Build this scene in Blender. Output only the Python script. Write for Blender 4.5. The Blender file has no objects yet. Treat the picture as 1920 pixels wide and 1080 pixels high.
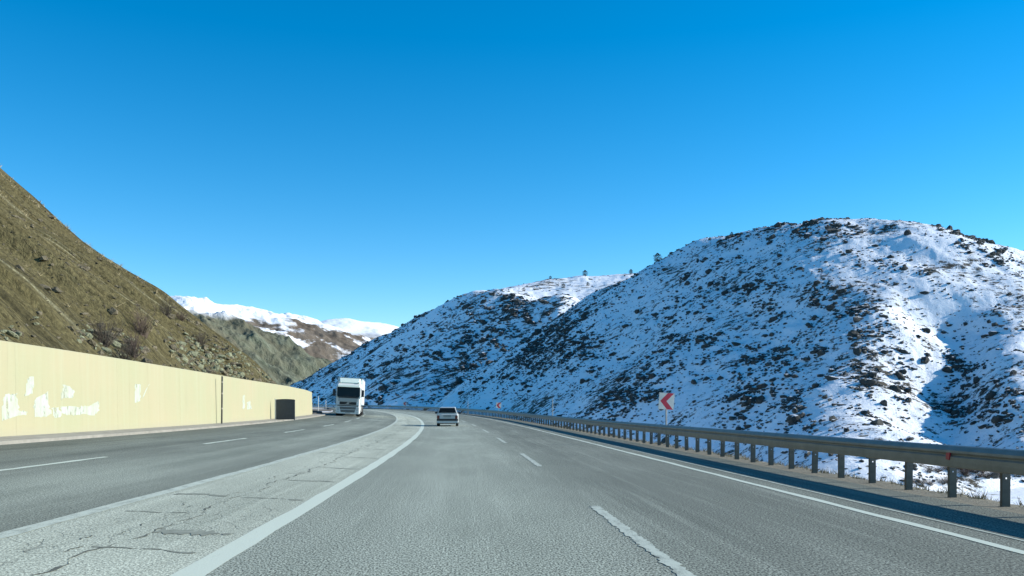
import bpy, math, random
import numpy as np
from mathutils import Vector, Matrix, Euler

random.seed(7); RNG = np.random.default_rng(11)
SCN = bpy.context.scene
COL = SCN.collection

# ------------------------------------------------------------------ camera, sky, sun, exposure
F_PX, H_CAM, Y_HOR = 1680.0, 1.30, 759.0          # focal length in photo pixels, eye height, horizon row
cam_d = bpy.data.cameras.new('camera'); cam = bpy.data.objects.new('camera', cam_d); COL.objects.link(cam)
cam.location = (0, 0, H_CAM); cam.rotation_euler = (math.radians(90), 0, 0)
cam_d.sensor_width = 36.0; cam_d.lens = 36.0 * F_PX / 1920.0
cam_d.shift_y = (Y_HOR - 540.0) / 1920.0
cam_d.clip_start = 0.1; cam_d.clip_end = 30000
SCN.camera = cam

SUN_EL, SUN_AZ = math.radians(24.5), math.radians(82.0)   # azimuth clockwise from +Y
world = bpy.data.worlds.new('World'); SCN.world = world; world.use_nodes = True
wn = world.node_tree; wn.nodes.clear()
w_out = wn.nodes.new('ShaderNodeOutputWorld'); w_bg = wn.nodes.new('ShaderNodeBackground')
w_sky = wn.nodes.new('ShaderNodeTexSky'); w_hs = wn.nodes.new('ShaderNodeHueSaturation')
w_sky.sky_type = 'NISHITA'; w_sky.sun_disc = False
w_sky.sun_elevation = SUN_EL; w_sky.sun_rotation = SUN_AZ
w_sky.altitude = 1900; w_sky.air_density = 1.0; w_sky.dust_density = 0.0; w_sky.ozone_density = 2.0
w_hs.inputs['Hue'].default_value = 0.493; w_hs.inputs['Saturation'].default_value = 1.46; w_hs.inputs['Value'].default_value = 1.0
w_bg.inputs['Strength'].default_value = 0.15
wn.links.new(w_sky.outputs[0], w_hs.inputs['Color']); wn.links.new(w_hs.outputs[0], w_bg.inputs['Color'])
wn.links.new(w_bg.outputs[0], w_out.inputs['Surface'])

sun_d = bpy.data.lights.new('sun', 'SUN'); sun = bpy.data.objects.new('sun', sun_d); COL.objects.link(sun)
sun_d.energy = 5.0; sun_d.angle = math.radians(0.53); sun_d.color = (1.0, 0.95, 0.86)
sdir = Vector((math.sin(SUN_AZ) * math.cos(SUN_EL), math.cos(SUN_AZ) * math.cos(SUN_EL), math.sin(SUN_EL)))
sun.rotation_euler = sdir.to_track_quat('Z', 'Y').to_euler(); sun.location = (200, 0, 120)

vs = SCN.view_settings
vs.view_transform = 'Standard'; vs.look = 'None'; vs.gamma = 1.0; vs.use_curve_mapping = False
vs.exposure = 0.45
SCN.cycles.max_bounces = 6; SCN.cycles.diffuse_bounces = 3

# ------------------------------------------------------------------ mesh helpers
def tag(o, label=None, cat=None, group=None, kind=None):
    for k, v in (('label', label), ('category', cat), ('group', group), ('kind', kind)):
        if v: o[k] = v
    return o

def link(name, me, parent=None):
    o = bpy.data.objects.new(name, me); COL.objects.link(o)
    if parent is not None: o.parent = parent
    return o

def mesh_np(name, V, Fc, mat=None, smooth=False, uv=None):
    V = np.asarray(V, dtype=np.float32); Fc = np.asarray(Fc, dtype=np.int32)
    me = bpy.data.meshes.new(name); k = Fc.shape[1]; n = len(Fc)
    me.vertices.add(len(V)); me.vertices.foreach_set('co', V.ravel())
    me.loops.add(n * k); me.loops.foreach_set('vertex_index', Fc.ravel())
    me.polygons.add(n); me.polygons.foreach_set('loop_start', np.arange(0, n * k, k, dtype=np.int32))
    me.polygons.foreach_set('loop_total', np.full(n, k, dtype=np.int32))
    me.polygons.foreach_set('use_smooth', np.full(n, smooth, dtype=bool))
    if uv is not None:
        l = me.uv_layers.new(name='UVMap'); l.data.foreach_set('uv', np.asarray(uv, dtype=np.float32)[Fc.ravel()].ravel())
    me.update(calc_edges=True); me.validate()
    if mat: me.materials.append(mat)
    return me

def grid_faces(n, m):
    i = np.arange(n - 1)[:, None] * m + np.arange(m - 1)[None, :]
    return np.stack([i, i + m, i + m + 1, i + 1], -1).reshape(-1, 4)

class MB:
    """collects simple shapes into one mesh"""
    def __init__(s): s.v = []; s.f = []
    def quad_box(s, pts):
        b = len(s.v); s.v += [tuple(p) for p in pts]
        s.f += [tuple(b + i for i in q) for q in ((0, 3, 2, 1), (4, 5, 6, 7), (0, 1, 5, 4), (1, 2, 6, 5), (2, 3, 7, 6), (3, 0, 4, 7))]
        return s
    def box(s, x0, x1, y0, y1, z0, z1):
        return s.quad_box([(x0, y0, z0), (x1, y0, z0), (x1, y1, z0), (x0, y1, z0), (x0, y0, z1), (x1, y0, z1), (x1, y1, z1), (x0, y1, z1)])
    def tube(s, pts, rad, n=6, caps=True):
        pts = [Vector(p) for p in pts]; b0 = len(s.v)
        if not isinstance(rad, (list, tuple)): rad = [rad] * len(pts)
        for i, p in enumerate(pts):
            t = (pts[min(i + 1, len(pts) - 1)] - pts[max(i - 1, 0)]).normalized()
            a = t.cross(Vector((0, 0, 1)) if abs(t.z) < .9 else Vector((1, 0, 0))).normalized(); c = t.cross(a)
            for k in range(n):
                w = 2 * math.pi * k / n
                s.v.append(tuple(p + (a * math.cos(w) + c * math.sin(w)) * rad[i]))
        for i in range(len(pts) - 1):
            for k in range(n):
                q = b0 + i * n
                s.f.append((q + k, q + (k + 1) % n, q + n + (k + 1) % n, q + n + k))
        if caps:
            s.f.append(tuple(b0 + k for k in range(n))[::-1]); s.f.append(tuple(b0 + (len(pts) - 1) * n + k for k in range(n)))
        return s
    def prism(s, poly, axis, a, b):
        """extrude 2D polygon along axis ('x','y','z') from a to b"""
        def P(u, v, w): return {'x': (w, u, v), 'y': (u, w, v), 'z': (u, v, w)}[axis]
        n = len(poly); b0 = len(s.v)
        s.v += [P(u, v, a) for u, v in poly] + [P(u, v, b) for u, v in poly]
        s.f.append(tuple(range(b0, b0 + n))[::-1]); s.f.append(tuple(range(b0 + n, b0 + 2 * n)))
        for k in range(n): s.f.append((b0 + k, b0 + (k + 1) % n, b0 + n + (k + 1) % n, b0 + n + k))
        return s
    def loft(s, rings, caps=True):
        n = len(rings[0]); b0 = len(s.v)
        for r in rings: s.v += [tuple(p) for p in r]
        for i in range(len(rings) - 1):
            for k in range(n):
                q = b0 + i * n
                s.f.append((q + k, q + (k + 1) % n, q + n + (k + 1) % n, q + n + k))
        if caps:
            s.f.append(tuple(range(b0, b0 + n))[::-1]); s.f.append(tuple(range(b0 + (len(rings) - 1) * n, b0 + len(rings) * n)))
        return s
    def quad(s, *p):
        b = len(s.v); s.v += [tuple(q) for q in p]; s.f.append(tuple(range(b, b + len(p)))); return s
    def mesh(s, name, mat, bevel=0, smooth=False):
        me = bpy.data.meshes.new(name); me.from_pydata(s.v, [], s.f); me.update()
        import bmesh
        bm = bmesh.new(); bm.from_mesh(me)
        bmesh.ops.recalc_face_normals(bm, faces=bm.faces)
        if bevel:
            ed = [e for e in bm.edges if len(e.link_faces) == 2 and e.calc_face_angle(0) > .5]
            bmesh.ops.bevel(bm, geom=ed, offset=bevel, segments=2, profile=.6, affect='EDGES', clamp_overlap=True)
        bm.to_mesh(me); bm.free()
        if smooth:
            for p in me.polygons: p.use_smooth = True
        if mat: me.materials.append(mat)
        return me
    def build(s, name, mat, parent=None, bevel=0, smooth=False):
        return link(name, s.mesh(name, mat, bevel, smooth), parent)

def empty(name, loc, rz=0):
    o = bpy.data.objects.new(name, None); COL.objects.link(o); o.location = loc; o.rotation_euler = (0, 0, rz)
    o.empty_display_size = .3
    return o

def copy_tree(o, parent=None):
    c = o.copy(); COL.objects.link(c)
    if parent is not None: c.parent = parent
    for ch in list(o.children): copy_tree(ch, c)
    return c

# ------------------------------------------------------------------ numpy noise
_perm = np.random.default_rng(5).permutation(4096).astype(np.int64)
_grad = np.random.default_rng(6).uniform(0, 2 * np.pi, 4096)
_gx, _gy = np.cos(_grad), np.sin(_grad)
def pnoise(x, y):
    xi = np.floor(x).astype(np.int64); yi = np.floor(y).astype(np.int64); xf = x - xi; yf = y - yi
    def g(i, j, dx, dy):
        h = _perm[(_perm[i & 4095] + j) & 4095]
        return _gx[h] * dx + _gy[h] * dy
    u = xf * xf * xf * (xf * (xf * 6 - 15) + 10); v = yf * yf * yf * (yf * (yf * 6 - 15) + 10)
    a = g(xi, yi, xf, yf); b = g(xi + 1, yi, xf - 1, yf); c = g(xi, yi + 1, xf, yf - 1); d = g(xi + 1, yi + 1, xf - 1, yf - 1)
    return 1.5 * ((a + (b - a) * u) * (1 - v) + (c + (d - c) * u) * v)
def fbm(x, y, o=4, gain=.5, lac=2.03):
    r = 0; a = 1.; 
    for i in range(o):
        r = r + a * pnoise(x + 17.3 * i, y - 9.1 * i); x = x * lac; y = y * lac; a *= gain
    return r
def ridged(x, y, o=4):
    r = 0; a = 1.
    for i in range(o):
        r = r + a * (1 - np.abs(pnoise(x + 31.7 * i, y + 5.3 * i)) * 1.6); x = x * 2.03; y = y * 2.03; a *= .5
    return r
def smooth01(a, b, x):
    t = np.clip((x - a) / (b - a), 0, 1); return t * t * (3 - 2 * t)

# ------------------------------------------------------------------ the road's course (plan curve, grade, cross fall)
RP = dict(psi0=.0423, ka=.000667, kb=.001619, s0=26.0, g0=-.00784, g1=.004136, gl=100.9, eR=.0032, eL=-.0486)
_S = np.arange(0, 440.01, .5)
def _int(v, v0): return v0 + np.concatenate([[0], np.cumsum((v[1:] + v[:-1]) / 2 * .5)])
_psi = _int(RP['ka'] + (RP['kb'] - RP['ka']) * smooth01(RP['s0'], RP['s0'] + 80, _S), RP['psi0'])
_X = _int(-np.sin(_psi), 0); _Y = _int(np.cos(_psi), 0)
_Z = _int(RP['g0'] + (RP['g1'] - RP['g0']) * smooth01(0, RP['gl'], _S), 0)
_S2 = np.arange(-40, 0, .5)
_X = np.concatenate([_S2 * -math.sin(RP['psi0']), _X]); _Y = np.concatenate([_S2 * math.cos(RP['psi0']), _Y])
_Z = np.concatenate([_S2 * RP['g0'], _Z]); _psi = np.concatenate([np.full(len(_S2), RP['psi0']), _psi]); _S = np.concatenate([_S2, _S])
def road_psi(s): return np.interp(s, _S, _psi)
def zcross(o): return RP['eR'] * np.clip(o, -2.2, 7.3) + RP['eL'] * np.clip(np.minimum(o + 2.2, 0), -12, 0)
def road(s, o, dz=0.):
    s = np.asarray(s, float); o = np.asarray(o, float)
    p = road_psi(s)
    return np.stack(np.broadcast_arrays(np.interp(s, _S, _X) + o * np.cos(p), np.interp(s, _S, _Y) + o * np.sin(p), np.interp(s, _S, _Z) + zcross(o) + dz), -1)
def to_road(X, Y):
    """nearest road station and offset for plan points"""
    sh = X.shape; X = X.ravel(); Y = Y.ravel(); st = slice(None, None, 6)
    cx, cy, cp, cs = _X[st], _Y[st], _psi[st], _S[st]
    S = np.empty(len(X)); O = np.empty(len(X))
    for a in range(0, len(X), 20000):
        b = slice(a, a + 20000)
        i = np.argmin((X[b, None] - cx) ** 2 + (Y[b, None] - cy) ** 2, 1)
        dx, dy = X[b] - cx[i], Y[b] - cy[i]
        S[b] = cs[i] + (-dx * np.sin(cp[i]) + dy * np.cos(cp[i])); O[b] = dx * np.cos(cp[i]) + dy * np.sin(cp[i])
    return S.reshape(sh), O.reshape(sh)
def pix(px, py, Y):
    px, py, Y = (np.asarray(a, float) for a in (px, py, Y))
    return np.stack(np.broadcast_arrays((px - 960) * Y / F_PX, Y, H_CAM - (py - Y_HOR) * Y / F_PX), -1)
def station_at(px, off):
    """station s where the line at this offset is seen at photo column px (beyond the nearest metres)"""
    s = np.arange(6, 130, .1); P = road(s, off); c = 960 + F_PX * P[:, 0] / P[:, 1]
    return float(s[np.argmin(np.abs(c - px))])

O_ML, O_MR, O_DA, O_RE, O_GB, O_LD, O_WB = -4.52, -2.25, 1.69, 5.01, 7.29, -8.12, -12.58

# ------------------------------------------------------------------ material helpers
class NT:
    def __init__(s, name):
        s.m = bpy.data.materials.new(name); s.m.use_nodes = True; s.t = s.m.node_tree; s.t.nodes.clear()
        s.out = s.t.nodes.new('ShaderNodeOutputMaterial'); s.b = s.t.nodes.new('ShaderNodeBsdfPrincipled')
        s.t.links.new(s.b.outputs[0], s.out.inputs[0])
    def n(s, typ, props=None, **inp):
        x = s.t.nodes.new(typ)
        for k, v in (props or {}).items(): setattr(x, k, v)
        for k, v in inp.items():
            k = k.replace('_', ' ')
            i = x.inputs[int(k[1:])] if (k[0] == 'i' and k[1:].isdigit()) else x.inputs[k]
            s.set(i, v)
        return x
    def set(s, i, v):
        if isinstance(v, bpy.types.NodeSocket): s.t.links.new(v, i)
        elif isinstance(v, tuple) and len(v) == 3 and i.type == 'RGBA': i.default_value = (*v, 1)
        else: i.default_value = v
    def coord(s, which='Object'):
        return s.n('ShaderNodeTexCoord').outputs[which]
    def map(s, vec, scale=(1, 1, 1), rot=(0, 0, 0), loc=(0, 0, 0)):
        return s.n('ShaderNodeMapping', Vector=vec, Scale=scale, Rotation=rot, Location=loc).outputs[0]
    def noise(s, vec, scale=5., detail=3., rough=.55, dist=0.):
        return s.n('ShaderNodeTexNoise', Vector=vec, Scale=scale, Detail=detail, Roughness=rough, Distortion=dist).outputs[0]
    def ramp(s, fac, *stops, interp='LINEAR'):
        r = s.n('ShaderNodeValToRGB', Fac=fac); e = r.color_ramp.elements; r.color_ramp.interpolation = interp
        while len(e) < len(stops): e.new(.5)
        for k, (p, c) in enumerate(stops):
            e[k].position = p; e[k].color = (c, c, c, 1) if not isinstance(c, tuple) else (*c, 1)
        return r.outputs[0]
    def mix(s, f, a, b, mode='MIX'):
        m = s.n('ShaderNodeMix', dict(data_type='RGBA', blend_type=mode))
        s.set(m.inputs[0], f); s.set(m.inputs[6], a); s.set(m.inputs[7], b); return m.outputs[2]
    def math(s, op, a, b=0., c=0.):
        m = s.n('ShaderNodeMath', dict(operation=op)); s.set(m.inputs[0], a); s.set(m.inputs[1], b); s.set(m.inputs[2], c); return m.outputs[0]
    def bump(s, h, strength=.5, dist=.05, normal=None):
        b = s.n('ShaderNodeBump', Height=h, Strength=strength, Distance=dist)
        if normal is not None: s.set(b.inputs['Normal'], normal)
        return b.outputs[0]
    def done(s, color, rough=.8, normal=None, metallic=0., spec=None, **kw):
        s.set(s.b.inputs['Base Color'], color); s.set(s.b.inputs['Roughness'], rough); s.set(s.b.inputs['Metallic'], metallic)
        if spec is not None: s.b.inputs['Specular IOR Level'].default_value = spec
        if normal is not None: s.set(s.b.inputs['Normal'], normal)
        for k, v in kw.items(): s.set(s.b.inputs[k.replace('_', ' ')], v)
        return s.m

def simple(name, col, rough=.6, metallic=0., spec=None, var=.12, scale=6., bump=0.):
    t = NT(name); c = t.coord(); f = t.noise(c, scale, 4)
    a = tuple(x * (1 - var) for x in col); b = tuple(min(1, x * (1 + var)) for x in col)
    return t.done(t.mix(t.ramp(f, (.3, 0.), (.7, 1.)), a, b), rough, t.bump(f, bump, .01) if bump else None, metallic, spec)

def asphalt(name, c_dark, c_light, lane=None, speck=.5, cracks=False):
    t = NT(name); uv = t.n('ShaderNodeUVMap').outputs[0]; u = t.n('ShaderNodeSeparateXYZ', Vector=uv).outputs[0]
    long = t.noise(t.map(uv, (1.1, .03, 1)), 1., 4, .6)
    patch = t.noise(t.map(uv, (.35, .11, 1)), 1., 5, .62)
    col = t.mix(t.ramp(long, (.33, 0.), (.68, 1.)), c_dark, c_light)
    col = t.mix(t.ramp(patch, (.44, .0), (.64, .6)), col, tuple(min(1, x * 1.25) for x in c_light))
    if lane:      # (offset, multiplier) pairs across the carriageway: older and newer surfacing, polished wheel tracks, painted shoulder shade
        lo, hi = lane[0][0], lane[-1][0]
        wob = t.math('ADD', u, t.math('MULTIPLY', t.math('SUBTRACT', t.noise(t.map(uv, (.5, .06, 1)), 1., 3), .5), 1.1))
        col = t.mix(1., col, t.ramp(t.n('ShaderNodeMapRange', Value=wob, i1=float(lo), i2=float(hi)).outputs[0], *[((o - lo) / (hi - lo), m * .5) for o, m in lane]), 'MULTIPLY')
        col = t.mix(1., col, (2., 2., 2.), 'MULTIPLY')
    streak = t.noise(t.map(uv, (5., .12, 1)), 1., 3, .6)
    col = t.mix(t.math('MULTIPLY', t.ramp(streak, (.52, 0.), (.72, 1.)), .30), col, tuple(min(1, x * 1.5) for x in c_light))
    g1 = t.noise(t.map(uv, (1, .55, 1)), 55., 2, .7); g2 = t.noise(uv, 17., 3, .6)
    sp = t.ramp(g1, (.38, 1 - speck), (.5, 1.), (.62, 1 + speck))
    sp2 = t.ramp(g2, (.3, .82), (.7, 1.16))
    col = t.mix(1., t.mix(1., col, sp, 'MULTIPLY'), sp2, 'MULTIPLY')
    h = t.math('ADD', g1, t.math('MULTIPLY', g2, .6))
    if cracks:
        vo = t.n('ShaderNodeTexVoronoi', dict(feature='DISTANCE_TO_EDGE'), Vector=t.map(t.n('ShaderNodeVectorMath', dict(operation='ADD'), i0=uv, i1=t.map(t.n('ShaderNodeTexNoise', Vector=uv, Scale=2.2, Detail=3.).outputs[1], (.5, .5, .5))).outputs[0], (3.2, 1.5, 1)), Scale=1.)
        ck = t.ramp(vo.outputs['Distance'], (.0, 1.), (.035, 0.))
        where = t.ramp(t.noise(t.map(uv, (.8, .16, 1)), 1., 3), (.5, 0.), (.6, 1.))
        ck = t.math('MULTIPLY', ck, where)
        col = t.mix(t.math('MULTIPLY', ck, .45), col, (.09, .095, .08))
        h = t.math('SUBTRACT', h, t.math('MULTIPLY', ck, 1.))
    return t.done(col, .9, t.bump(h, .55, .006), spec=.25)

M = {}
M['asph_r'] = asphalt('worn_asphalt', (.215, .240, .195), (.262, .288, .238), ((-2.2, 1.0), (-1.3, 1.08), (-.6, 1.2), (.2, 1.12), (1.0, 1.05), (1.9, .80), (2.7, .62), (3.5, .68), (4.4, .60), (5.2, .66), (5.7, .50), (6.8, .46)), speck=.85)  # outermost shoulder stops: brownish strip, darkened further to deepen the guardrail's shadow
M['asph_l'] = asphalt('dark_asphalt', (.135, .153, .124), (.218, .240, .198), ((-11.7, .55), (-11.2, .62), (-10.2, .85), (-8.6, .8), (-7.4, .95), (-6.6, 1.2), (-5.7, 1.15), (-4.6, .9)), speck=.6)
M['median'] = asphalt('pale_old_asphalt', (.300, .328, .265), (.400, .430, .350), speck=.55, cracks=True)
def paint_mat(name, col, wear):
    t = NT(name); uv = t.n('ShaderNodeUVMap').outputs[0]
    a = t.noise(t.map(uv, (9, 3, 1)), 1., 5, .7); b = t.noise(uv, 60., 2, .6)
    w = t.ramp(t.math('ADD', t.math('MULTIPLY', a, .6), t.math('MULTIPLY', b, .4)), (wear - .06, 1.), (wear + .06, 0.))
    c = t.mix(w, col, (.26, .28, .23))
    return t.done(t.mix(t.ramp(b, (.3, .35), (.7, 0.)), c, tuple(x * .7 for x in col)), .7, t.bump(b, .4, .004), spec=.3)
M['paint'] = paint_mat('road_paint', (.60, .66, .55), .34)
M['paint_worn'] = paint_mat('worn_road_paint', (.52, .57, .48), .46)
M['crack'] = simple('crack_fill', (.10, .11, .09), .95, var=.3, scale=8)
M['seam'] = simple('patched_seam', (.22, .24, .195), .95, var=.25, scale=5)
M['concrete'] = simple('concrete', (.27, .255, .215), .9, var=.18, scale=2.2, bump=.3)

def wall_mat():
    t = NT('cream_painted_concrete'); uv = t.n('ShaderNodeUVMap').outputs[0]      # u along the wall, v height
    big = t.noise(t.map(uv, (.22, .3, 1)), 1., 4, .6); streak = t.noise(t.map(uv, (3.2, .12, 1)), 1., 5, .65)
    c = t.mix(t.ramp(big, (.35, 0.), (.65, 1.)), (.368, .360, .220), (.400, .358, .225))
    c = t.mix(t.ramp(streak, (.45, 0.), (.8, .4)), c, (.405, .425, .285))
    dark = t.noise(t.map(uv, (5., .25, 1), loc=(7, 3, 0)), 1., 4, .7)
    c = t.mix(t.ramp(dark, (.58, 0.), (.78, .45)), c, (.27, .25, .155))
    low = t.n('ShaderNodeSeparateXYZ', Vector=uv).outputs[1]
    c = t.mix(t.math('MULTIPLY', t.ramp(low, (.25, .75), (.62, 0.)), t.ramp(big, (.3, .3), (.7, 1.))), c, (.34, .32, .24))
    h = t.noise(t.map(uv, (1.5, 6., 1)), 1., 5, .6)
    return t.done(c, .85, t.bump(h, .25, .02), spec=.25)
M['wall'] = wall_mat()
t = NT('faded_white_paint'); c = t.coord(); a_ = t.noise(c, 1.6, 6, .7); b_ = t.noise(t.map(c, (1, 1, .2)), 6., 4, .6)
mw_ = t.done(t.mix(t.ramp(t.math('ADD', t.math('MULTIPLY', a_, .6), t.math('MULTIPLY', b_, .4)), (.40, 0.), (.58, 1.)), (.40, .425, .31), (.45, .49, .42)), .85, spec=.25)
hole = t.ramp(t.math('ADD', t.math('MULTIPLY', t.noise(t.map(c, (1, 1, .6), loc=(5, 1, 9)), 2.6, 6, .75), .7), t.math('MULTIPLY', b_, .3)), (.36, 0.), (.47, 1.))
tr_ = t.n('ShaderNodeBsdfTransparent'); mx_ = t.n('ShaderNodeMixShader', Fac=hole, i1=tr_.outputs[0], i2=t.b.outputs[0]); t.t.links.new(mx_.outputs[0], t.out.inputs[0])
M['whitewash'] = mw_
M['wall_core'] = simple('wall_top_concrete', (.38, .37, .24), .9, var=.12, scale=2)

def snow_mat(name, soil, cover, scale, streak_rot=0., aniso=3., lo=.0):
    """snow with bare soil showing through where the wind has thinned it"""
    t = NT(name); c = t.coord()
    m = t.map(c, (1 / aniso, 1, .7), (0, 0, streak_rot))
    a = t.noise(m, scale, 6, .68); b = t.noise(t.map(c, (1, 1, 1), loc=(31, 5, 2)), scale * .08, 3, .5); d = t.noise(c, scale * 4.5, 3, .6)
    v = t.math('ADD', t.math('MULTIPLY', a, .62), t.math('ADD', t.math('MULTIPLY', b, .38), t.math('MULTIPLY', t.math('SUBTRACT', d, .5), .18)))
    bare = t.ramp(v, (cover, 0.), (cover + .045, 1.))
    col = t.mix(bare, t.mix(t.ramp(d, (.35, 0.), (.65, 1.)), (.80, .83, .86), (.88, .90, .92)), t.mix(t.ramp(d, (.3, 0.), (.7, 1.)), tuple(x * .55 for x in soil), soil))
    h = t.math('ADD', t.math('MULTIPLY', a, 1.2), t.math('MULTIPLY', d, .5))
    return t.done(col, t.mix(bare, (.6, .6, .6), (.95, .95, .95)), t.bump(h, .55, .35), spec=.2)
M['snow_r'] = snow_mat('wind_thinned_snow', (.085, .078, .058), .54, .85, math.radians(20), 1.5)
M['snow_m'] = snow_mat('streaked_snow', (.085, .08, .065), .535, .42, math.radians(-62), 3.2)
M['snow_valley'] = snow_mat('valley_snow', (.13, .115, .08), .56, .7, 0., 1.2)

def rock_mat(name, c0, c1, snow, scale=1.5):
    t = NT(name); c = t.coord(); g = t.n('ShaderNodeNewGeometry')
    f = t.noise(g.outputs['Position'], scale, 5, .65); k = t.noise(g.outputs['Position'], scale * 4, 3, .6)
    col = t.mix(t.ramp(f, (.3, 0.), (.7, 1.)), c0, c1)
    if snow:
        nz = t.n('ShaderNodeSeparateXYZ', Vector=g.outputs['Normal']).outputs[2]
        s = t.ramp(t.math('ADD', nz, t.math('MULTIPLY', t.math('SUBTRACT', k, .5), .5)), (snow, 0.), (min(1., snow + .08), 1.))
        col = t.mix(s, col, (.82, .85, .88))
    return t.done(col, .92, t.bump(t.math('ADD', f, t.math('MULTIPLY', k, .4)), .8, .15), spec=.2)
M['rock'] = rock_mat('dark_snowy_rock', (.026, .029, .028), (.078, .082, .074), .86)
M['rock_pale'] = rock_mat('pale_green_rock', (.12, .125, .075), (.30, .31, .20), 0)
M['rock_brown'] = rock_mat('brown_rock', (.07, .06, .04), (.22, .19, .125), 0)

# ------------------------------------------------------------------ terrain functions
def seg_field(X, Y, pts, slope, w, k=3.):
    """height of a ridge: polyline crest falling off to both sides, rounded on top"""
    best = None
    for a, b in zip(pts[:-1], pts[1:]):
        d = b[:2] - a[:2]; L2 = (d ** 2).sum()
        t = np.clip(((X - a[0]) * d[0] + (Y - a[1]) * d[1]) / L2, 0, 1)
        dist = np.hypot(X - a[0] - t * d[0], Y - a[1] - t * d[1])
        z = a[2] + t * (b[2] - a[2]) - slope * (np.sqrt(dist ** 2 + w * w) - w)
        best = z if best is None else np.maximum(best, z) + .0
    return best
def smax(a, b, k):
    h = np.clip(.5 + .5 * (a - b) / k, 0, 1); return b + (a - b) * h + k * h * (1 - h) * .5
def P3(*l): return [pix(*q) for q in l]

R_CREST = P3((880, 748, 372), (930, 702, 362), (1000, 645, 345), (1090, 578, 318), (1150, 538, 300), (1230, 498, 280), (1300, 460, 264), (1370, 438, 250), (1450, 423, 238), (1530, 414, 228), (1600, 413, 221), (1680, 414, 216), (1750, 432, 212), (1830, 455, 208), (1920, 490, 203), (2050, 545, 196), (2300, 685, 185))
R_RIB_A = P3((1565, 414, 223), (1610, 480, 196), (1645, 570, 166), (1658, 670, 141), (1640, 780, 116), (1610, 850, 102))
R_RIB_B = P3((1850, 562, 161), (1885, 640, 143), (1902, 715, 127), (1915, 790, 117))
M_CREST = P3((470, 762, 740), (545, 724, 680), (600, 699, 640), (680, 648, 575), (750, 614, 525), (820, 577, 475), (880, 551, 435), (940, 538, 402), (992, 566, 378), (1054, 549, 376), (1088, 578, 362), (1160, 640, 340))
M_BACK = P3((930, 539, 415), (1000, 531, 450), (1100, 519, 470), (1205, 509, 470), (1330, 500, 470))
M_RIB = P3((900, 545, 425), (885, 620, 390), (850, 690, 360), (800, 745, 340))

def road_cap(X, Y, z):
    s, o = to_road(X, Y)
    cap = np.interp(s, _S, _Z) - .5 + np.maximum(0, o - 10.5) * 1.2
    cap = np.where(o < 10.5, -9.5, cap); cap = np.where(s > 415, 1e3, cap)
    return np.where((o > -60), np.minimum(z, cap), z)
R_GUL = P3((1790, 560, 158), (1770, 640, 146), (1745, 700, 133), (1735, 760, 124))
def trough(X, Y, pts, depth, w):
    d = None
    for a, b in zip(pts[:-1], pts[1:]):
        e = b[:2] - a[:2]; t = np.clip(((X - a[0]) * e[0] + (Y - a[1]) * e[1]) / (e ** 2).sum(), 0, 1)
        q = np.hypot(X - a[0] - t * e[0], Y - a[1] - t * e[1]); d = q if d is None else np.minimum(d, q)
    return depth * np.exp(-(d / w) ** 2)
def hill_right_z(X, Y):
    ra = np.array(R_RIB_A)[::-1]; xr = np.interp(Y, ra[:, 1], ra[:, 0]) - 13 * smooth01(160, 200, Y)
    z = smax(seg_field(X, Y, R_CREST[:11], .76, 7.), seg_field(X, Y, R_CREST[10:], .58, 11.) - (.115 + .10 * smooth01(30, 0, xr - X)) * np.maximum(0, xr - X), 7.)
    z = smax(z, seg_field(X, Y, R_RIB_A, .68, 8.), 7.)
    z = smax(z, seg_field(X, Y, R_RIB_B, .74, 5.), 4.)
    z = z - trough(X, Y, R_GUL, 4.6, 8.5)
    n = fbm(X / 34, Y / 34, 2) * 1.3 + fbm(X / 11, Y / 11, 3) * .6 + fbm(X / 2.3 + 7, Y / 2.3, 3) * .13
    top = np.clip((z + 8) / 20, 0, 1)
    return road_cap(X, Y, z + n * (.35 + .65 * top) - .5)
def hill_mid_z(X, Y):
    z = seg_field(X, Y, M_CREST, .76, 5.)
    mc = np.array(M_CREST); yc = np.interp(960 + F_PX * X / Y, 960 + F_PX * mc[:, 0] / mc[:, 1], mc[:, 1])
    z = smax(z, seg_field(X, Y, M_BACK, .285, 6.) - 1.6 * np.maximum(0, yc - Y), 3.)
    z = smax(z, seg_field(X, Y, M_RIB, .70, 14.), 9.)
    n = fbm(X / 60, Y / 60, 2) * 1.8 + fbm(X / 14, Y / 14, 3) * .7 + fbm(X / 4, Y / 4, 3) * .25
    return road_cap(X, Y, z + n * .8 - .8)
def fan(name, zf, px, Y, mat):
    """height field sampled more finely near than far"""
    P, YY = np.meshgrid(px, Y, indexing='ij'); X = (P - 960) * YY / F_PX
    Z = zf(X, YY); V = np.stack([X, YY, Z], -1).reshape(-1, 3)
    o = link(name, mesh_np(name, V, grid_faces(len(px), len(Y))[:, ::-1], mat, True)); o['kind'] = 'structure'
    return o
geom = lambda a, b, n: np.exp(np.linspace(math.log(a), math.log(b), n))

# ground sheet: valley floor out to the horizon
def ground_z(X, Y):
    r = np.hypot(X, Y)
    return -8.2 + fbm(X / 30, Y / 30, 3) * .55 * smooth01(20, 60, r) + fbm(X / 6, Y / 6, 3) * .12 - smooth01(400, 7000, r) * 20
ang = np.linspace(0, 2 * np.pi, 541); rad = np.concatenate([[.5], geom(8, 12000, 260)])
A_, R_ = np.meshgrid(ang, rad, indexing='ij'); GX, GY = np.sin(A_) * R_, np.cos(A_) * R_
ground = link('ground', mesh_np('ground', np.stack([GX, GY, ground_z(GX, GY)], -1).reshape(-1, 3), grid_faces(len(ang), len(rad))[:, ::-1], M['snow_valley'], True))
ground['kind'] = 'structure'

hill_right = fan('hill_right', hill_right_z, np.linspace(800, 2420, 820), geom(84, 400, 420), M['snow_r'])
hill_middle = fan('hill_middle', hill_mid_z, np.linspace(380, 1420, 620), geom(190, 900, 330), M['snow_m'])

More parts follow.
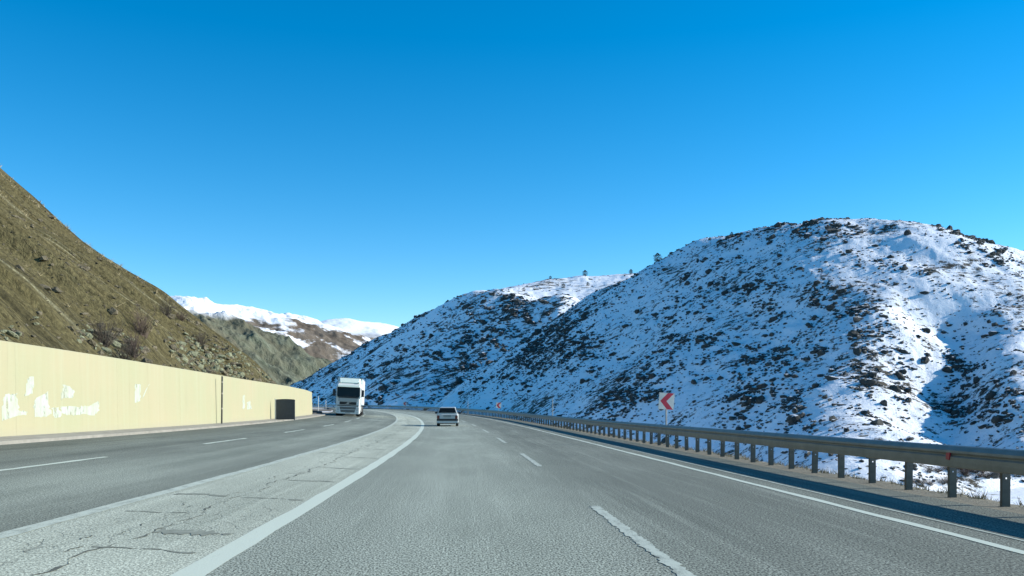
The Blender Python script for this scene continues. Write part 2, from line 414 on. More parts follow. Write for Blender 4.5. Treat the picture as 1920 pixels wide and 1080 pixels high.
# ------------------------------------------------------------------ road surfaces
def strip(name, s, offs, mat, dz=0., zn=None, parent=None, kind=None, uvflip=False):
    S_, O_ = np.meshgrid(s, offs, indexing='ij')
    V = road(S_, O_, dz)
    if zn is not None: V[..., 2] += zn(S_, O_)
    uv = np.stack([O_, S_], -1).reshape(-1, 2)
    o = link(name, mesh_np(name, V.reshape(-1, 3), grid_faces(len(s), len(offs))[:, ::-1], mat, True, uv), parent)
    if kind: o['kind'] = kind
    return o
s_road = np.concatenate([np.arange(-30, 60, 1.), np.arange(60, 430.1, 2.)])
road_r = strip('road', s_road, np.linspace(-2.25, 6.85, 9), M['asph_r'], kind='structure')
road_l = strip('road', s_road, np.linspace(-11.75, -4.52, 8), M['asph_l'], kind='structure')
median = strip('median_strip', s_road, np.linspace(-4.52, -2.25, 5), M['median'], kind='structure')

def marking(name, s0, s1, o, w, mat, parent, step=1., jag=.012):
    s = np.linspace(s0, s1, max(3, int((s1 - s0) / step) + 1))
    V = []
    for k, side in enumerate((-1, 1)):
        V.append(road(s, o + side * (w / 2 + RNG.normal(0, jag, len(s))), .005))
    V = np.stack(V, 1).reshape(-1, 3); uv = np.stack([np.stack([np.full(len(s), o - w / 2), s], -1), np.stack([np.full(len(s), o + w / 2), s], -1)], 1).reshape(-1, 2)
    return link(name, mesh_np(name, V, grid_faces(len(s), 2)[:, ::-1], mat, False, uv), parent)
marking('edge_line', -25, 428, O_ML, .19, M['paint_worn'], road_l)
marking('edge_line', -25, 428, O_MR, .24, M['paint'], road_r)
marking('edge_line', -25, 428, O_RE, .13, M['paint'], road_r)
marking('edge_line', -25, 428, 5.46, .05, M['paint_worn'], road_r, jag=.006)  # pale salty line standing in for the sunlit lip of the asphalt layer
for k in range(12):
    a = 6.0 + 15.0 * k - 15
    marking('lane_dash', a, a + 6.2, O_DA, .13, M['paint_worn'], road_r, .06, .014)
d1 = station_at(199, O_LD); dp = (station_at(570, O_LD) - d1) / 2
print('left dashes', d1, dp)
for k in range(-1, 14):
    a = d1 + dp * k
    marking('lane_dash', a - dp * .42, a, O_LD, .12, M['paint'], road_l, .5)

# median: long crack and cross seams
def ribbon(name, s, o, w, mat, parent, dz=.004):
    V = np.stack([road(s, o - w / 2, dz), road(s, o + w / 2, dz)], 1).reshape(-1, 3)
    return link(name, mesh_np(name, V, grid_faces(len(s), 2)[:, ::-1], mat), parent)
s = np.arange(7, 120, .06)
ribbon('crack', s, -3.42 + fbm(s / 3., s * 0, 5, .6) * .16 + .05 * np.sin(s / 9) + fbm(s / .3, s * 0 + 3, 2) * .035, np.clip(.02 + .045 * fbm(s / .5, s * 0 + 5, 3, .7), .004, .08) * (.75 + .5 * fbm(s / 9, s * 0 + 9, 2)), M['crack'], median)
s = np.arange(8, 45, .06)
ribbon('crack', s, -3.6 + fbm(s / 2.2, s * 0 + 40, 5, .6) * .2 + fbm(s / .25, s * 0 + 3, 2) * .03, np.clip(-.004 + .035 * fbm(s / .5, s * 0 + 22, 3, .7), .0, .06), M['crack'], median)
ribbon('crack', s, -3.85 + fbm(s / 1.7, s * 0 + 71, 5, .6) * .22 + fbm(s / .25, s * 0 + 13, 2) * .03, np.clip(-.006 + .03 * fbm(s / .4, s * 0 + 52, 3, .7), .0, .05), M['crack'], median, .0045)
def cross_seam(s0, o0, o1, w):
    o = np.arange(o0, o1, .02); j = fbm(o / .25, o * 0 + s0, 3)
    sa = s0 + .12 * fbm(o / .6, o * 0 + s0 * 3, 2); wd = np.clip(w * (.7 + .9 * j + .5 * fbm(o / .08, o * 0 + s0, 2)), .004, 1)
    V = np.stack([road(sa - wd / 2, o, .0045), road(sa + wd / 2, o, .0045)], 1).reshape(-1, 3)
    link('seam', mesh_np('seam', V, grid_faces(len(o), 2), M['seam']), median)
for s0, o0, o1, w in ((9.6, -3.3, -2.5, .42), (13.4, -4.3, -3.55, .2), (13.3, -3.3, -2.42, .12), (16.6, -3.3, -2.42, .10), (20.3, -3.35, -2.4, .14), (24.8, -3.35, -2.4, .12), (26.5, -4.3, -3.5, .15), (30, -3.35, -2.4, .15), (35.2, -3.4, -2.4, .2), (40.6, -3.4, -2.4, .2), (46, -3.4, -2.4, .25), (52, -4.3, -2.4, .25), (58.5, -3.4, -2.4, .3), (65, -4.3, -2.4, .3), (72, -3.4, -2.4, .3), (11.2, -4.2, -3.5, .06), (8.4, -3.5, -2.5, .05)):
    cross_seam(s0, o0, o1, w)

# verge and bank falling to the valley
def dirt_mat():
    t = NT('verge_dirt_and_snow'); uv = t.n('ShaderNodeUVMap').outputs[0]
    a = t.noise(t.map(uv, (1.2, .5, 1)), 1.2, 5, .65); b = t.noise(uv, 14., 4, .7)
    col = t.mix(t.ramp(b, (.3, 0.), (.7, 1.)), (.13, .12, .09), (.27, .25, .19))
    u = t.n('ShaderNodeSeparateXYZ', Vector=uv).outputs[0]
    sn = t.math('ADD', t.math('MULTIPLY', t.math('SUBTRACT', u, 8.1), .9), t.math('MULTIPLY', t.math('SUBTRACT', a, .5), 2.2))
    col = t.mix(t.ramp(sn, (.35, 0.), (.6, 1.)), col, (.84, .86, .88))
    return t.done(col, .95, t.bump(b, .8, .04), spec=.2)
M['dirt'] = dirt_mat()
offs = np.array([6.85, 7.0, 7.2, 7.5, 7.8, 8.1, 8.5, 9.2, 10.5, 12.5, 15, 18, 22])
prof = np.array([-.004, -.02, -.03, -.03, -.06, -.22, -.5, -.95, -1.8, -3.1, -4.8, -6.8, -9.4])
def verge_z(S_, O_):
    k = np.interp(O_, offs, prof)
    return k + fbm(S_ / 1.1, O_ / .6, 3) * .05 * smooth01(7.1, 7.9, O_) + fbm(S_ / 6, O_ / 4, 2) * .35 * smooth01(8.5, 13, O_)
sv = np.concatenate([np.arange(-30, 45, .35), np.arange(45, 430, 1.5)])
verge = strip('verge', sv, offs, M['dirt'], zn=verge_z, kind='structure')

# concrete gutter at the wall foot and the open ground beyond the wall's end
S_WEND = station_at(586, O_WB); S_NOSE = station_at(548, O_WB)
s = np.arange(-30, S_WEND + 6, 1.)
Lg = [(-11.75, .0), (-11.75, .09), (-12.0, .10), (-12.56, .12), (-12.9, .12)]
S_, K_ = np.meshgrid(s, np.arange(len(Lg)), indexing='ij')
Vg = road(S_, np.array([a for a, b in Lg])[K_], np.array([b for a, b in Lg])[K_])
gut = link('gutter', mesh_np('gutter', Vg.reshape(-1, 3), grid_faces(len(s), len(Lg)), M['concrete'])); gut['kind'] = 'structure'
def pad_mat():
    t = NT('dusty_gravel_with_snow'); uv = t.n('ShaderNodeUVMap').outputs[0]
    a = t.noise(t.map(uv, (.16, .05, 1)), 1., 5, .65); b = t.noise(uv, 3., 4, .7)
    col = t.mix(t.ramp(b, (.3, 0.), (.7, 1.)), (.23, .21, .17), (.36, .34, .29))
    return t.done(t.mix(t.ramp(a, (.50, 0.), (.58, .9)), col, (.82, .84, .86)), .95, t.bump(b, .5, .05), spec=.2)
M['pad'] = pad_mat()
sp = np.concatenate([np.arange(S_WEND - 25, 200, 1.), np.arange(200, 430, 4.)])
pad = strip('turning_bay', sp, np.concatenate([np.linspace(-12.3, -30, 12), np.linspace(-36, -160, 14)])[::-1], M['pad'],
            zn=lambda S_, O_: -.03 + fbm(S_ / 7, O_ / 7, 3) * .25 * smooth01(-14, -24, O_) - smooth01(-40, -160, O_) * 14 + smooth01(S_WEND + 8, S_WEND + 2, S_) * smooth01(-12.6, -12.4, O_) * 0, kind='structure')
strip('road_shoulder', np.arange(S_WEND + 5, 429, 2.), np.linspace(-12.35, -11.75, 3), M['asph_l'], dz=-.01, kind='structure')

# ------------------------------------------------------------------ retaining wall
WT = np.array([(-700, 530), (-300, 590), (0, 637), (120, 655), (240, 674), (360, 694), (460, 711), (542, 724), (575, 731), (588, 736)], float)
_sw = np.arange(8, S_WEND + 1, .5); _pw = road(_sw, O_WB); _cw = 960 + F_PX * _pw[:, 0] / _pw[:, 1]
_ztop = H_CAM - (np.interp(_cw, WT[:, 0], WT[:, 1]) - Y_HOR) * _pw[:, 1] / F_PX
_ok = _cw > -250
def wall_top(s): return np.interp(s, _sw[_ok], _ztop[_ok])
wall = empty('retaining_wall', tuple(road(40., O_WB)))
tag(wall, 'long cream painted concrete retaining wall along the left side of the road', 'wall')
wl = Vector(wall.location)
def wall_panel(s0, s1):
    s = np.linspace(s0 + .002, s1 - .002, 5); zt = wall_top(s)
    zb = road(s, O_WB)[:, 2] - .3
    rings = []; uv = []
    for i, ss in enumerate(s):
        lean = .02 * (zt[i] - zb[i])
        r = [road(ss, O_WB), road(ss, O_WB - lean), road(ss, O_WB - lean - .035), road(ss, O_WB - lean - .38), road(ss, O_WB - .5)]
        for p, z in zip(r, (zb[i], zt[i] - .035, zt[i], zt[i], zb[i])): p[2] = z
        rings.append([Vector(p) - wl for p in r]); uv += [(ss, 0.), (ss, zt[i] - zb[i] - .335), (ss, zt[i] - zb[i] - .3), (ss, zt[i] - zb[i]), (ss, 0)]
    V = np.array([[tuple(p) for p in r] for r in rings]).reshape(-1, 3)
    n = 5; fc = []
    for i in range(len(s) - 1):
        for k in range(n): q = i * n; fc.append((q + k, q + (k + 1) % n, q + n + (k + 1) % n, q + n + k))
    me = mesh_np('panel', V, np.array(fc)[:, ::-1], M['wall'], False, uv)
    import bmesh
    bm = bmesh.new(); bm.from_mesh(me); bm.verts.ensure_lookup_table()
    bm.faces.new([bm.verts[k] for k in range(n)]); bm.faces.new([bm.verts[len(V) - n + k] for k in range(n)][::-1])
    bmesh.ops.recalc_face_normals(bm, faces=bm.faces); bm.to_mesh(me); bm.free()
    return link('panel', me, wall)
S_J = [station_at(338, O_WB)]
j = S_J[0]; edges = [j]
while edges[0] > -28: edges.insert(0, edges[0] - 7.6)
while edges[-1] + 7.6 < S_WEND - 2: edges.append(edges[-1] + 7.6)
edges.append(S_WEND)
for a, b in zip(edges[:-1], edges[1:]): wall_panel(a, b)

def wall_point(px, py, out=.002):
    """point on the wall's face seen at this place"""
    s = station_at(px, O_WB); P = road(s, O_WB); z = H_CAM - (py - Y_HOR) * P[1] / F_PX
    zb = P[2] - .3
    q = road(s, O_WB - .02 * (z - zb) + out); q[2] = z
    return Vector(q)
def smear(poly, jag, seed, sub=7):
    rn = random.Random(seed); pts = []
    for (x0, y0), (x1, y1) in zip(poly, poly[1:] + poly[:1]):
        for k in range(sub):
            t = k / sub
            pts.append((x0 + (x1 - x0) * t + rn.gauss(0, jag * .55), y0 + (y1 - y0) * t + rn.gauss(0, jag * .6)))
    V = [tuple(wall_point(x, y) - wl) for x, y in pts]
    me = bpy.data.meshes.new('paint_smear'); me.from_pydata(V, [], [tuple(range(len(V)))]); me.update(); me.materials.append(M['whitewash'])
    link('paint_smear', me, wall)
for k, (poly, jg) in enumerate((
    ([(6, 752), (12, 740), (34, 738), (36, 768), (52, 772), (50, 778), (14, 782), (5, 790)], 1.8), ([(52, 716), (60, 704), (68, 708), (62, 738), (48, 744)], 1.2),
    ([(66, 748), (92, 736), (94, 762), (98, 776), (88, 782), (66, 782)], 1.6), ([(98, 764), (112, 764), (118, 780), (104, 784)], 1.5),
    ([(114, 762), (150, 762), (168, 762), (186, 752), (187, 770), (178, 778), (140, 778), (118, 776)], 1.6),
    ([(120, 722), (132, 724), (142, 734), (138, 746), (120, 746), (116, 750)], .9), ([(255, 720), (266, 720), (264, 752), (254, 756)], .7), ([(280, 722), (283, 720), (270, 744), (267, 748)], .3),
    ([(456, 742), (460, 740), (460, 764), (456, 768)], .4), ([(464, 754), (470, 752), (473, 766), (464, 768)], .5))):
    smear(poly, jg, k)

# ------------------------------------------------------------------ left hillside (cut slope above the wall)
SK = np.array([(545, 718), (470, 662), (400, 611), (320, 552), (250, 509), (180, 461), (120, 411), (60, 360), (0, 308)], float)
pN = road(S_NOSE, O_WB); psN = float(road_psi(S_NOSE)); uu = []; zz = []
for px, py in SK:
    u = np.arange(0, 120, .05); X = pN[0] - u * math.cos(psN); Y = pN[1] - u * math.sin(psN)
    i = np.argmin(np.abs(960 + F_PX * X / Y - px)); uu.append(u[i]); zz.append(H_CAM - (py - Y_HOR) * Y[i] / F_PX)
uu = np.array(uu); zz = np.array(zz); uu -= uu[0]; zz -= zz[0]
print('left slope profile', uu.round(1), zz.round(1))
slope_end = (zz[-1] - zz[-3]) / (uu[-1] - uu[-3])
def left_profile(u): return np.interp(u, uu, zz) + np.maximum(0, u - uu[-1]) * slope_end
def left_xyz(s, u):
    s = np.asarray(s, float); u = np.asarray(u, float)
    base = road(np.minimum(s, 400), O_WB - .42 - u)
    wt = wall_top(np.minimum(s, S_WEND))
    skew = s + u * .05
    z = wt - .35 + left_profile(u)
    g = fbm(skew / 1.6, u / 20 + 3, 4, .6) * .42 + ridged(skew / 3.4 + 8, u / 30, 3) * .28 + fbm(skew / 7 + 4, u / 60, 3) * .9 + fbm(skew / .7, u / 3.5, 3) * .09 + fbm(s / 14, u / 14, 3) * .5
    gully = -.9 * np.exp(-((skew - 58 - 1.5 * np.sin(u / 9)) / .9) ** 2) - .6 * np.exp(-((skew - 73 - 1.2 * np.sin(u / 7 + 1)) / .8) ** 2) - .6 * np.exp(-((skew - 47 - np.sin(u / 8)) / .7) ** 2)
    z = z + (g + gully * smooth01(3, 10, u) * smooth01(60, 30, u)) * smooth01(0, 3, u) * smooth01(S_NOSE + 14, S_NOSE - 10, s) 
    z = z - np.maximum(0, s - S_NOSE + 1) ** 2 * .16
    return np.stack([base[..., 0], base[..., 1], z], -1)
def scree_mat():
    t = NT('olive_brown_scree'); uv = t.n('ShaderNodeUVMap').outputs[0]     # u along the road, v up the slope
    st = t.noise(t.map(uv, (.9, .045, 1)), 1., 5, .62); st2 = t.noise(t.map(uv, (3.2, .25, 1), loc=(4, 9, 0)), 1., 5, .65)
    bl = t.noise(t.map(uv, (.07, .05, 1)), 1., 4, .6); gr = t.noise(uv, 5.5, 5, .72); gr2 = t.noise(t.map(uv, (2., .7, 1)), 2.4, 4, .7)
    col = t.mix(t.ramp(st, (.3, 0.), (.7, 1.)), (.082, .070, .030), (.126, .110, .052))
    col = t.mix(t.ramp(bl, (.4, 0.), (.65, .6)), col, (.100, .082, .036))
    col = t.mix(t.ramp(st2, (.55, 0.), (.75, .6)), col, (.135, .128, .064))
    col = t.mix(t.ramp(gr2, (.56, 0.), (.64, .8)), col, (.034, .031, .014))
    ln = t.noise(t.map(uv, (2.0, .035, 1), (0, 0, .03), (11, 2, 0)), 1., 4, .6); ld = t.noise(t.map(uv, (1.5, .03, 1), (0, 0, .03), (3, 8, 0)), 1., 4, .6)
    col = t.mix(t.ramp(ln, (.60, 0.), (.65, .6)), col, (.26, .245, .15))
    col = t.mix(t.ramp(ld, (.57, 0.), (.63, .7)), col, (.040, .036, .017))
    col = t.mix(1., col, t.ramp(gr, (.32, .5), (.5, 1.), (.68, 1.6)), 'MULTIPLY')
    h = t.math('ADD', t.math('MULTIPLY', st2, .8), t.math('ADD', gr, t.math('MULTIPLY', gr2, 1.)))
    return t.done(col, .95, t.bump(h, .8, .16), spec=.15)
M['scree'] = scree_mat()
sl = np.concatenate([np.arange(-30, 20, 1.), np.arange(20, S_NOSE + 22, .22)]); ul = np.concatenate([np.arange(0, 45, .24), np.arange(45, 130, .8)])
S_, U_ = np.meshgrid(sl, ul, indexing='ij')
hill_left = link('hill_left', mesh_np('hill_left', left_xyz(S_, U_).reshape(-1, 3), grid_faces(len(sl), len(ul))[:, ::-1], M['scree'], True, np.stack([S_, U_], -1).reshape(-1, 2)))
hill_left['kind'] = 'structure'

# ------------------------------------------------------------------ far mountains
def mountain_mat(name, low0, low1, snow_lo, snow_hi, n_amp, scale, tint=None, patch=0.):
    t = NT(name); g = t.n('ShaderNodeNewGeometry'); c = g.outputs['Position']
    a = t.noise(c, scale, 6, .65); b = t.noise(t.map(c, (1, 1, .35)), scale * 4, 5, .65)
    z = t.n('ShaderNodeSeparateXYZ', Vector=c).outputs[2]; nz = t.n('ShaderNodeSeparateXYZ', Vector=g.outputs['Normal']).outputs[2]
    v = t.math('ADD', z, t.math('MULTIPLY', t.math('SUBTRACT', a, .5), n_amp))
    v = t.math('ADD', v, t.math('MULTIPLY', t.math('SUBTRACT', b, .5), n_amp * .5))
    f = t.n('ShaderNodeMapRange', Value=v, i1=float(snow_lo), i2=float(snow_hi)).outputs[0]
    w = t.noise(t.map(c, (1, 1, .22)), scale * 9, 5, .7)
    rock = t.mix(t.ramp(w, (.36, 0.), (.64, 1.)), low0, low1)
    pat = t.math('MULTIPLY', t.ramp(t.noise(t.map(c, (1, .6, 1.6), loc=(90, 7, 3)), scale * 2.6, 5, .62), (.52, 0.), (.56, patch)), t.ramp(b, (.42, 0.), (.52, 1.)))
    rock = t.mix(1., rock, t.ramp(b, (.3, .7), (.7, 1.3)), 'MULTIPLY')
    if tint: rock = t.mix(t.ramp(a, (.42, 0.), (.60, .8)), rock, tint)
    rock = t.mix(pat, rock, (.80, .82, .85))
    return t.done(t.mix(f, rock, (.84, .86, .88)), .95, t.bump(t.math('ADD', b, w), .9, 4.), spec=.1)
M['mt_near'] = mountain_mat('grey_green_scree', (.070, .082, .055), (.165, .180, .130), 88, 100, 40, .012, (.125, .115, .076))
M['mt_mid'] = mountain_mat('brown_slope_snow_top', (.095, .075, .056), (.175, .148, .116), 166, 178, 120, .004, None, .95)
M['mt_far'] = mountain_mat('far_snow', (.20, .20, .20), (.30, .30, .30), 330, 440, 330, .002)
N_CREST = P3((100, 520, 820), (250, 540, 850), (330, 568, 880), (400, 588, 900), (455, 602, 930), (510, 632, 960), (560, 672, 1000), (610, 706, 1050), (700, 748, 1100))
N_RIBS = [P3((330, 568, 880), (420, 640, 760), (470, 700, 690), (520, 750, 640)), P3((400, 588, 900), (490, 668, 800), (560, 735, 730)), P3((455, 602, 930), (530, 680, 850), (600, 740, 790))]
def near_z(X, Y):
    z = seg_field(X, Y, N_CREST, .62, 25.)
    for r in N_RIBS: z = smax(z, seg_field(X, Y, r, .75, 9.), 10.)
    return z + (ridged(X / 90, Y / 90, 5) - 1.2) * 11 + fbm(X / 14, Y / 14, 3) * 1.6 - 3
B_CREST = P3((100, 520, 1750), (250, 545, 1780), (330, 547, 1800), (400, 563, 1850), (450, 567, 1900), (500, 572, 1950), (560, 596, 2050), (600, 611, 2100), (640, 622, 2200), (690, 636, 2300), (760, 655, 2400), (860, 690, 2500))
B_RIBS = [P3((400, 570, 1850), (440, 640, 1550), (480, 690, 1400)), P3((500, 579, 1950), (540, 640, 1650), (590, 690, 1450)), P3((560, 596, 2050), (620, 650, 1800), (660, 700, 1600)), P3((640, 622, 2200), (670, 660, 1950), (720, 710, 1750))]
def brown_z(X, Y):
    z = seg_field(X, Y, B_CREST, .42, 40.)
    for r in B_RIBS: z = smax(z, seg_field(X, Y, r, .72, 14.), 22.)
    return z + (ridged(X / 260 + 3, Y / 260, 6) - 1.2) * 17 + fbm(X / 40, Y / 40, 4) * 3 - 7
F_CREST = P3((300, 640, 5200), (480, 625, 5200), (560, 613, 5200), (600, 606, 5300), (640, 599, 5400), (672, 604, 5500), (700, 604, 5600), (745, 612, 5700), (800, 622, 5800), (1000, 640, 5800))
def far_z(X, Y):
    z = seg_field(X, Y, F_CREST, .33, 120.)
    return z + (ridged(X / 900, Y / 900, 6) - 1.2) * 26 - 8
fan('mountain_near', near_z, np.linspace(60, 760, 420), geom(480, 1250, 260), M['mt_near'])
fan('mountain_middle', brown_z, np.linspace(120, 900, 380), geom(1150, 2700, 240), M['mt_mid'])
fan('mountain_far', far_z, np.linspace(280, 1050, 320), geom(3800, 6600, 140), M['mt_far'])

# ------------------------------------------------------------------ rocks
_t = (1 + 5 ** .5) / 2
ICO_V = np.array([(-1, _t, 0), (1, _t, 0), (-1, -_t, 0), (1, -_t, 0), (0, -1, _t), (0, 1, _t), (0, -1, -_t), (0, 1, -_t), (_t, 0, -1), (_t, 0, 1), (-_t, 0, -1), (-_t, 0, 1)]) / math.hypot(1, _t)
ICO_F = np.array([(0, 11, 5), (0, 5, 1), (0, 1, 7), (0, 7, 10), (0, 10, 11), (1, 5, 9), (5, 11, 4), (11, 10, 2), (10, 7, 6), (7, 1, 8), (3, 9, 4), (3, 4, 2), (3, 2, 6), (3, 6, 8), (3, 8, 9), (4, 9, 5), (2, 4, 11), (6, 2, 10), (8, 6, 7), (9, 8, 1)])
def rock_stuff(name, P, size, mat, parent, dirv=0., elong=1.5):
    n = len(P)
    V = np.repeat(ICO_V[None], n, 0) * RNG.uniform(.55, 1.25, (n, 12, 1))
    sc = size[:, None] * np.stack([RNG.uniform(.8, elong, n), RNG.uniform(.5, .95, n), RNG.uniform(.45, .85, n)], -1)
    V = V * sc[:, None, :]
    a = dirv + RNG.normal(0, .6, n); ca, sa = np.cos(a)[:, None], np.sin(a)[:, None]
    tl = RNG.normal(0, .35, n); ct, st = np.cos(tl)[:, None], np.sin(tl)[:, None]
    x, y, z = V[..., 0], V[..., 1], V[..., 2]
    y, z = y * ct - z * st, y * st + z * ct
    x, y = x * ca - y * sa, x * sa + y * ca
    V = np.stack([x, y, z], -1) + P[:, None, :]
    Fc = (ICO_F[None] + (np.arange(n) * 12)[:, None, None]).reshape(-1, 3)
    o = link(name, mesh_np(name, V.reshape(-1, 3), Fc, mat), parent); o['kind'] = 'stuff'
    return o
def rock_variants(mat, k, seed):
    import bmesh
    r = np.random.default_rng(seed); out = []
    for i in range(k):
        bm = bmesh.new(); bmesh.ops.create_icosphere(bm, subdivisions=2, radius=1.)
        ph = r.uniform(0, 50, 3); cuts = [Vector(r.normal(0, 1, 3)).normalized() for _ in range(7)]; cd = r.uniform(.45, .85, 7)
        for v in bm.verts:
            p = v.co.copy()
            for c, d in zip(cuts, cd):
                e = p.dot(c) - d
                if e > 0: p -= c * e * .9
            p *= 1 + .12 * math.sin(p.x * 5 + ph[0]) * math.cos(p.y * 6 + ph[1]) + r.uniform(-.07, .07)
            v.co = p
        me = bpy.data.meshes.new('rock'); bm.to_mesh(me); bm.free(); me.materials.append(mat); out.append(me)
    return out
def rock_objects(P, size, meshes, parent, dirv=0.):
    for i in range(len(P)):
        o = link('rock', meshes[i % len(meshes)], parent)
        o.location = P[i]; s_ = float(size[i])
        o.rotation_euler = (random.gauss(0, .3), random.gauss(0, .3), dirv + random.gauss(0, .7))
        o.scale = (s_ * random.uniform(.9, 1.6), s_ * random.uniform(.6, 1.), s_ * random.uniform(.5, .95))
def gauss_blobs(px, py, blobs):
    r = 0
    for (x, y, rx, ry, a, w) in blobs:
        c, s_ = math.cos(a), math.sin(a); dx, dy = px - x, py - y
        r = r + w * np.exp(-((dx * c + dy * s_) / rx) ** 2 - ((-dx * s_ + dy * c) / ry) ** 2)
    return r
def scatter(zf, pxr, Yr, n, dens):
    """points on a height field, thinned by dens(X, Y, Z)"""
    px = RNG.uniform(*pxr, n); Y = np.sqrt(RNG.uniform(Yr[0] ** 2, Yr[1] ** 2, n)); X = (px - 960) * Y / F_PX
    keep = np.ones(n, bool); Z = zf(X, Y)
    d = dens(X, Y, Z); keep = (RNG.uniform(0, 1, n) < d) & (Z > -7.8)
    return np.stack([X, Y, Z], -1)[keep], d[keep]
def img(X, Y, Z): return 960 + F_PX * X / Y, Y_HOR + F_PX * (H_CAM - Z) / Y

# where the crags stand on the right hill (rock bands of the real hill)
CR = [(1540, 425, 70, 14, .1, 1.2), (1400, 445, 60, 10, -.3, .7), (1440, 560, 70, 40, .3, .8), (1600, 590, 90, 40, .5, .8), (1440, 690, 40, 45, .4, 1.3), (1400, 760, 45, 35, .3, 1.2), (1490, 770, 40, 40, .4, 1.0), (1620, 680, 28, 70, .15, 1.3), (1690, 730, 14, 50, 0, 1.), (1790, 680, 60, 16, .15, 1.1), (1800, 750, 30, 34, 0, 1.6), (1880, 770, 60, 45, .2, 1.2), (1840, 470, 90, 20, .5, .9), (1270, 640, 30, 14, .2, 1.2), (1210, 720, 90, 40, -.6, .9), (1160, 760, 60, 25, -.6, .8), (1060, 650, 60, 45, -.6, 1.4), (1000, 670, 60, 30, -.7, .9), (1330, 520, 50, 25, -.5, .6), (1260, 590, 40, 20, -.4, .5), (1690, 500, 90, 16, .25, .45), (1530, 660, 30, 20, .3, .9), (1330, 640, 30, 25, .5, .6)]
def dens_right(X, Y, Z):
    px, py = img(X, Y, Z)
    n = fbm(X / 16, Y / 16, 3); f = fbm(X / 4.2 + 9, Y / 4.2, 2)
    sunny = smooth01(1600, 1760, px) * smooth01(640, 520, py)
    d = .15 + gauss_blobs(px, py, CR) * .75 + .28 * np.clip(n, 0, 1) - .10 * sunny
    return np.clip(d * (.35 + 1.3 * np.clip(f + .25, 0, 1)), 0, 1)
Pr, dr = scatter(hill_right_z, (860, 2150), (95, 330), 110000, dens_right)
sz = .20 * np.exp(RNG.exponential(.36, len(Pr))) * (.7 + .8 * np.clip(dr, 0, 1)); sz = np.clip(sz, .15, 1.15)
Pr[:, 2] += sz * .08
vis = np.argsort(-sz * (Pr[:, 1] < 330) * (np.abs(Pr[:, 0] / Pr[:, 1]) < .58) / Pr[:, 1]); big, rest = vis[:240], vis[240:]
rock_objects(Pr[big], sz[big] * .85, rock_variants(M['rock'], 7, 3), hill_right, .3)
rock_stuff('scattered_rocks', Pr[rest], sz[rest], M['rock'], hill_right, .4, 1.7)
print('rocks right', len(Pr))

CM = [(930, 610, 90, 35, -.6, 1.2), (840, 640, 80, 20, -.6, .8), (960, 560, 90, 16, -.25, .9), (890, 690, 60, 22, -.6, 1.4), (820, 720, 60, 14, -.6, .8), (1000, 600, 60, 25, -.5, .7), (760, 660, 80, 18, -.6, .6), (860, 740, 45, 14, -.5, 1.2), (1080, 548, 30, 8, .2, .8)]
cdir = M_CREST[7][:2] - M_CREST[2][:2]; cdir = cdir / np.hypot(*cdir)
def dens_mid(X, Y, Z):
    px, py = img(X, Y, Z)
    u = X * cdir[0] + Y * cdir[1]; v = -X * cdir[1] + Y * cdir[0]
    n = fbm(u / 45, v / 7, 3); f = fbm(u / 14 + 5, v / 3.5, 2)
    mc = np.array(M_CREST); flat = ((px > 925) & (Y > np.interp(px, 960 + F_PX * mc[:, 0] / mc[:, 1], mc[:, 1]) + 4)) * 1.
    d = .12 + gauss_blobs(px, py, CM) * .55 + .50 * np.clip(n, 0, 1)
    return np.clip(d * (.3 + 1.5 * np.clip(f + .15, 0, 1)), 0, 1) * (1 - .93 * flat)
Pm, dm = scatter(hill_mid_z, (520, 1240), (205, 690), 120000, dens_mid)
sm_ = .36 * np.exp(RNG.exponential(.34, len(Pm))) * (.75 + .5 * np.clip(dm, 0, 1)); sm_ = np.clip(sm_, .3, 1.7)
Pm[:, 2] += sm_ * .08
vis = np.argsort(-sm_ / Pm[:, 1]); big, rest = vis[:180], vis[180:]
ca = math.atan2(cdir[1], cdir[0])
rock_objects(Pm[big], sm_[big], rock_variants(M['rock'], 6, 8), hill_middle, ca)
rock_stuff('scattered_rocks', Pm[rest], sm_[rest], M['rock'], hill_middle, ca, 3.0)
print('rocks mid', len(Pm))

# left slope: pale broken outcrops above the wall, loose brown stones everywhere
n = 34000; s_ = RNG.uniform(22, S_NOSE - 2, n); u_ = RNG.uniform(.3, 44, n) ** 1.0
P = left_xyz(s_, u_); px, py = img(P[:, 0], P[:, 1], P[:, 2])
CL = [(165, 632, 22, 16, .5, 1.6), (225, 648, 40, 20, .3, 1.6), (360, 668, 50, 22, .6, 1.6), (420, 680, 60, 18, .7, 1.4), (12, 625, 22, 14, .3, 1.4), (450, 655, 40, 14, .75, .8), (70, 602, 20, 10, .7, .7), (500, 700, 40, 10, .8, 1.)]
gb = gauss_blobs(px, py, CL)
d = np.clip(.12 + .3 * np.clip(fbm(s_ / 2.5, u_ / 12, 3), 0, 1) + .9 * gb, 0, 1); k = RNG.uniform(0, 1, n) < d
P, gb = P[k], gb[k]; size = np.clip(.042 * np.exp(RNG.exponential(.5, len(P))) * (1 + .8 * np.clip(gb, 0, 1)), .05, .38)
pale = (gb > .35) & (RNG.uniform(0, 1, len(P)) < .62); P[:, 2] += size * .1
o_p = np.argsort(-size * pale)[:110]; o_b = np.argsort(-size * ~pale)[:60]
rock_objects(P[o_p], size[o_p] * .7, rock_variants(M['rock_pale'], 6, 21), hill_left, .8)
rock_objects(P[o_b], size[o_b] * .6, rock_variants(M['rock_brown'], 5, 22), hill_left, .8)
r1 = np.setdiff1d(np.nonzero(pale)[0], o_p); r2 = np.setdiff1d(np.nonzero(~pale)[0], o_b)
rock_stuff('scattered_rocks', P[r1], size[r1], M['rock_pale'], hill_left, .5)
rock_stuff('scattered_stones', P[r2], size[r2], M['rock_brown'], hill_left, .5)

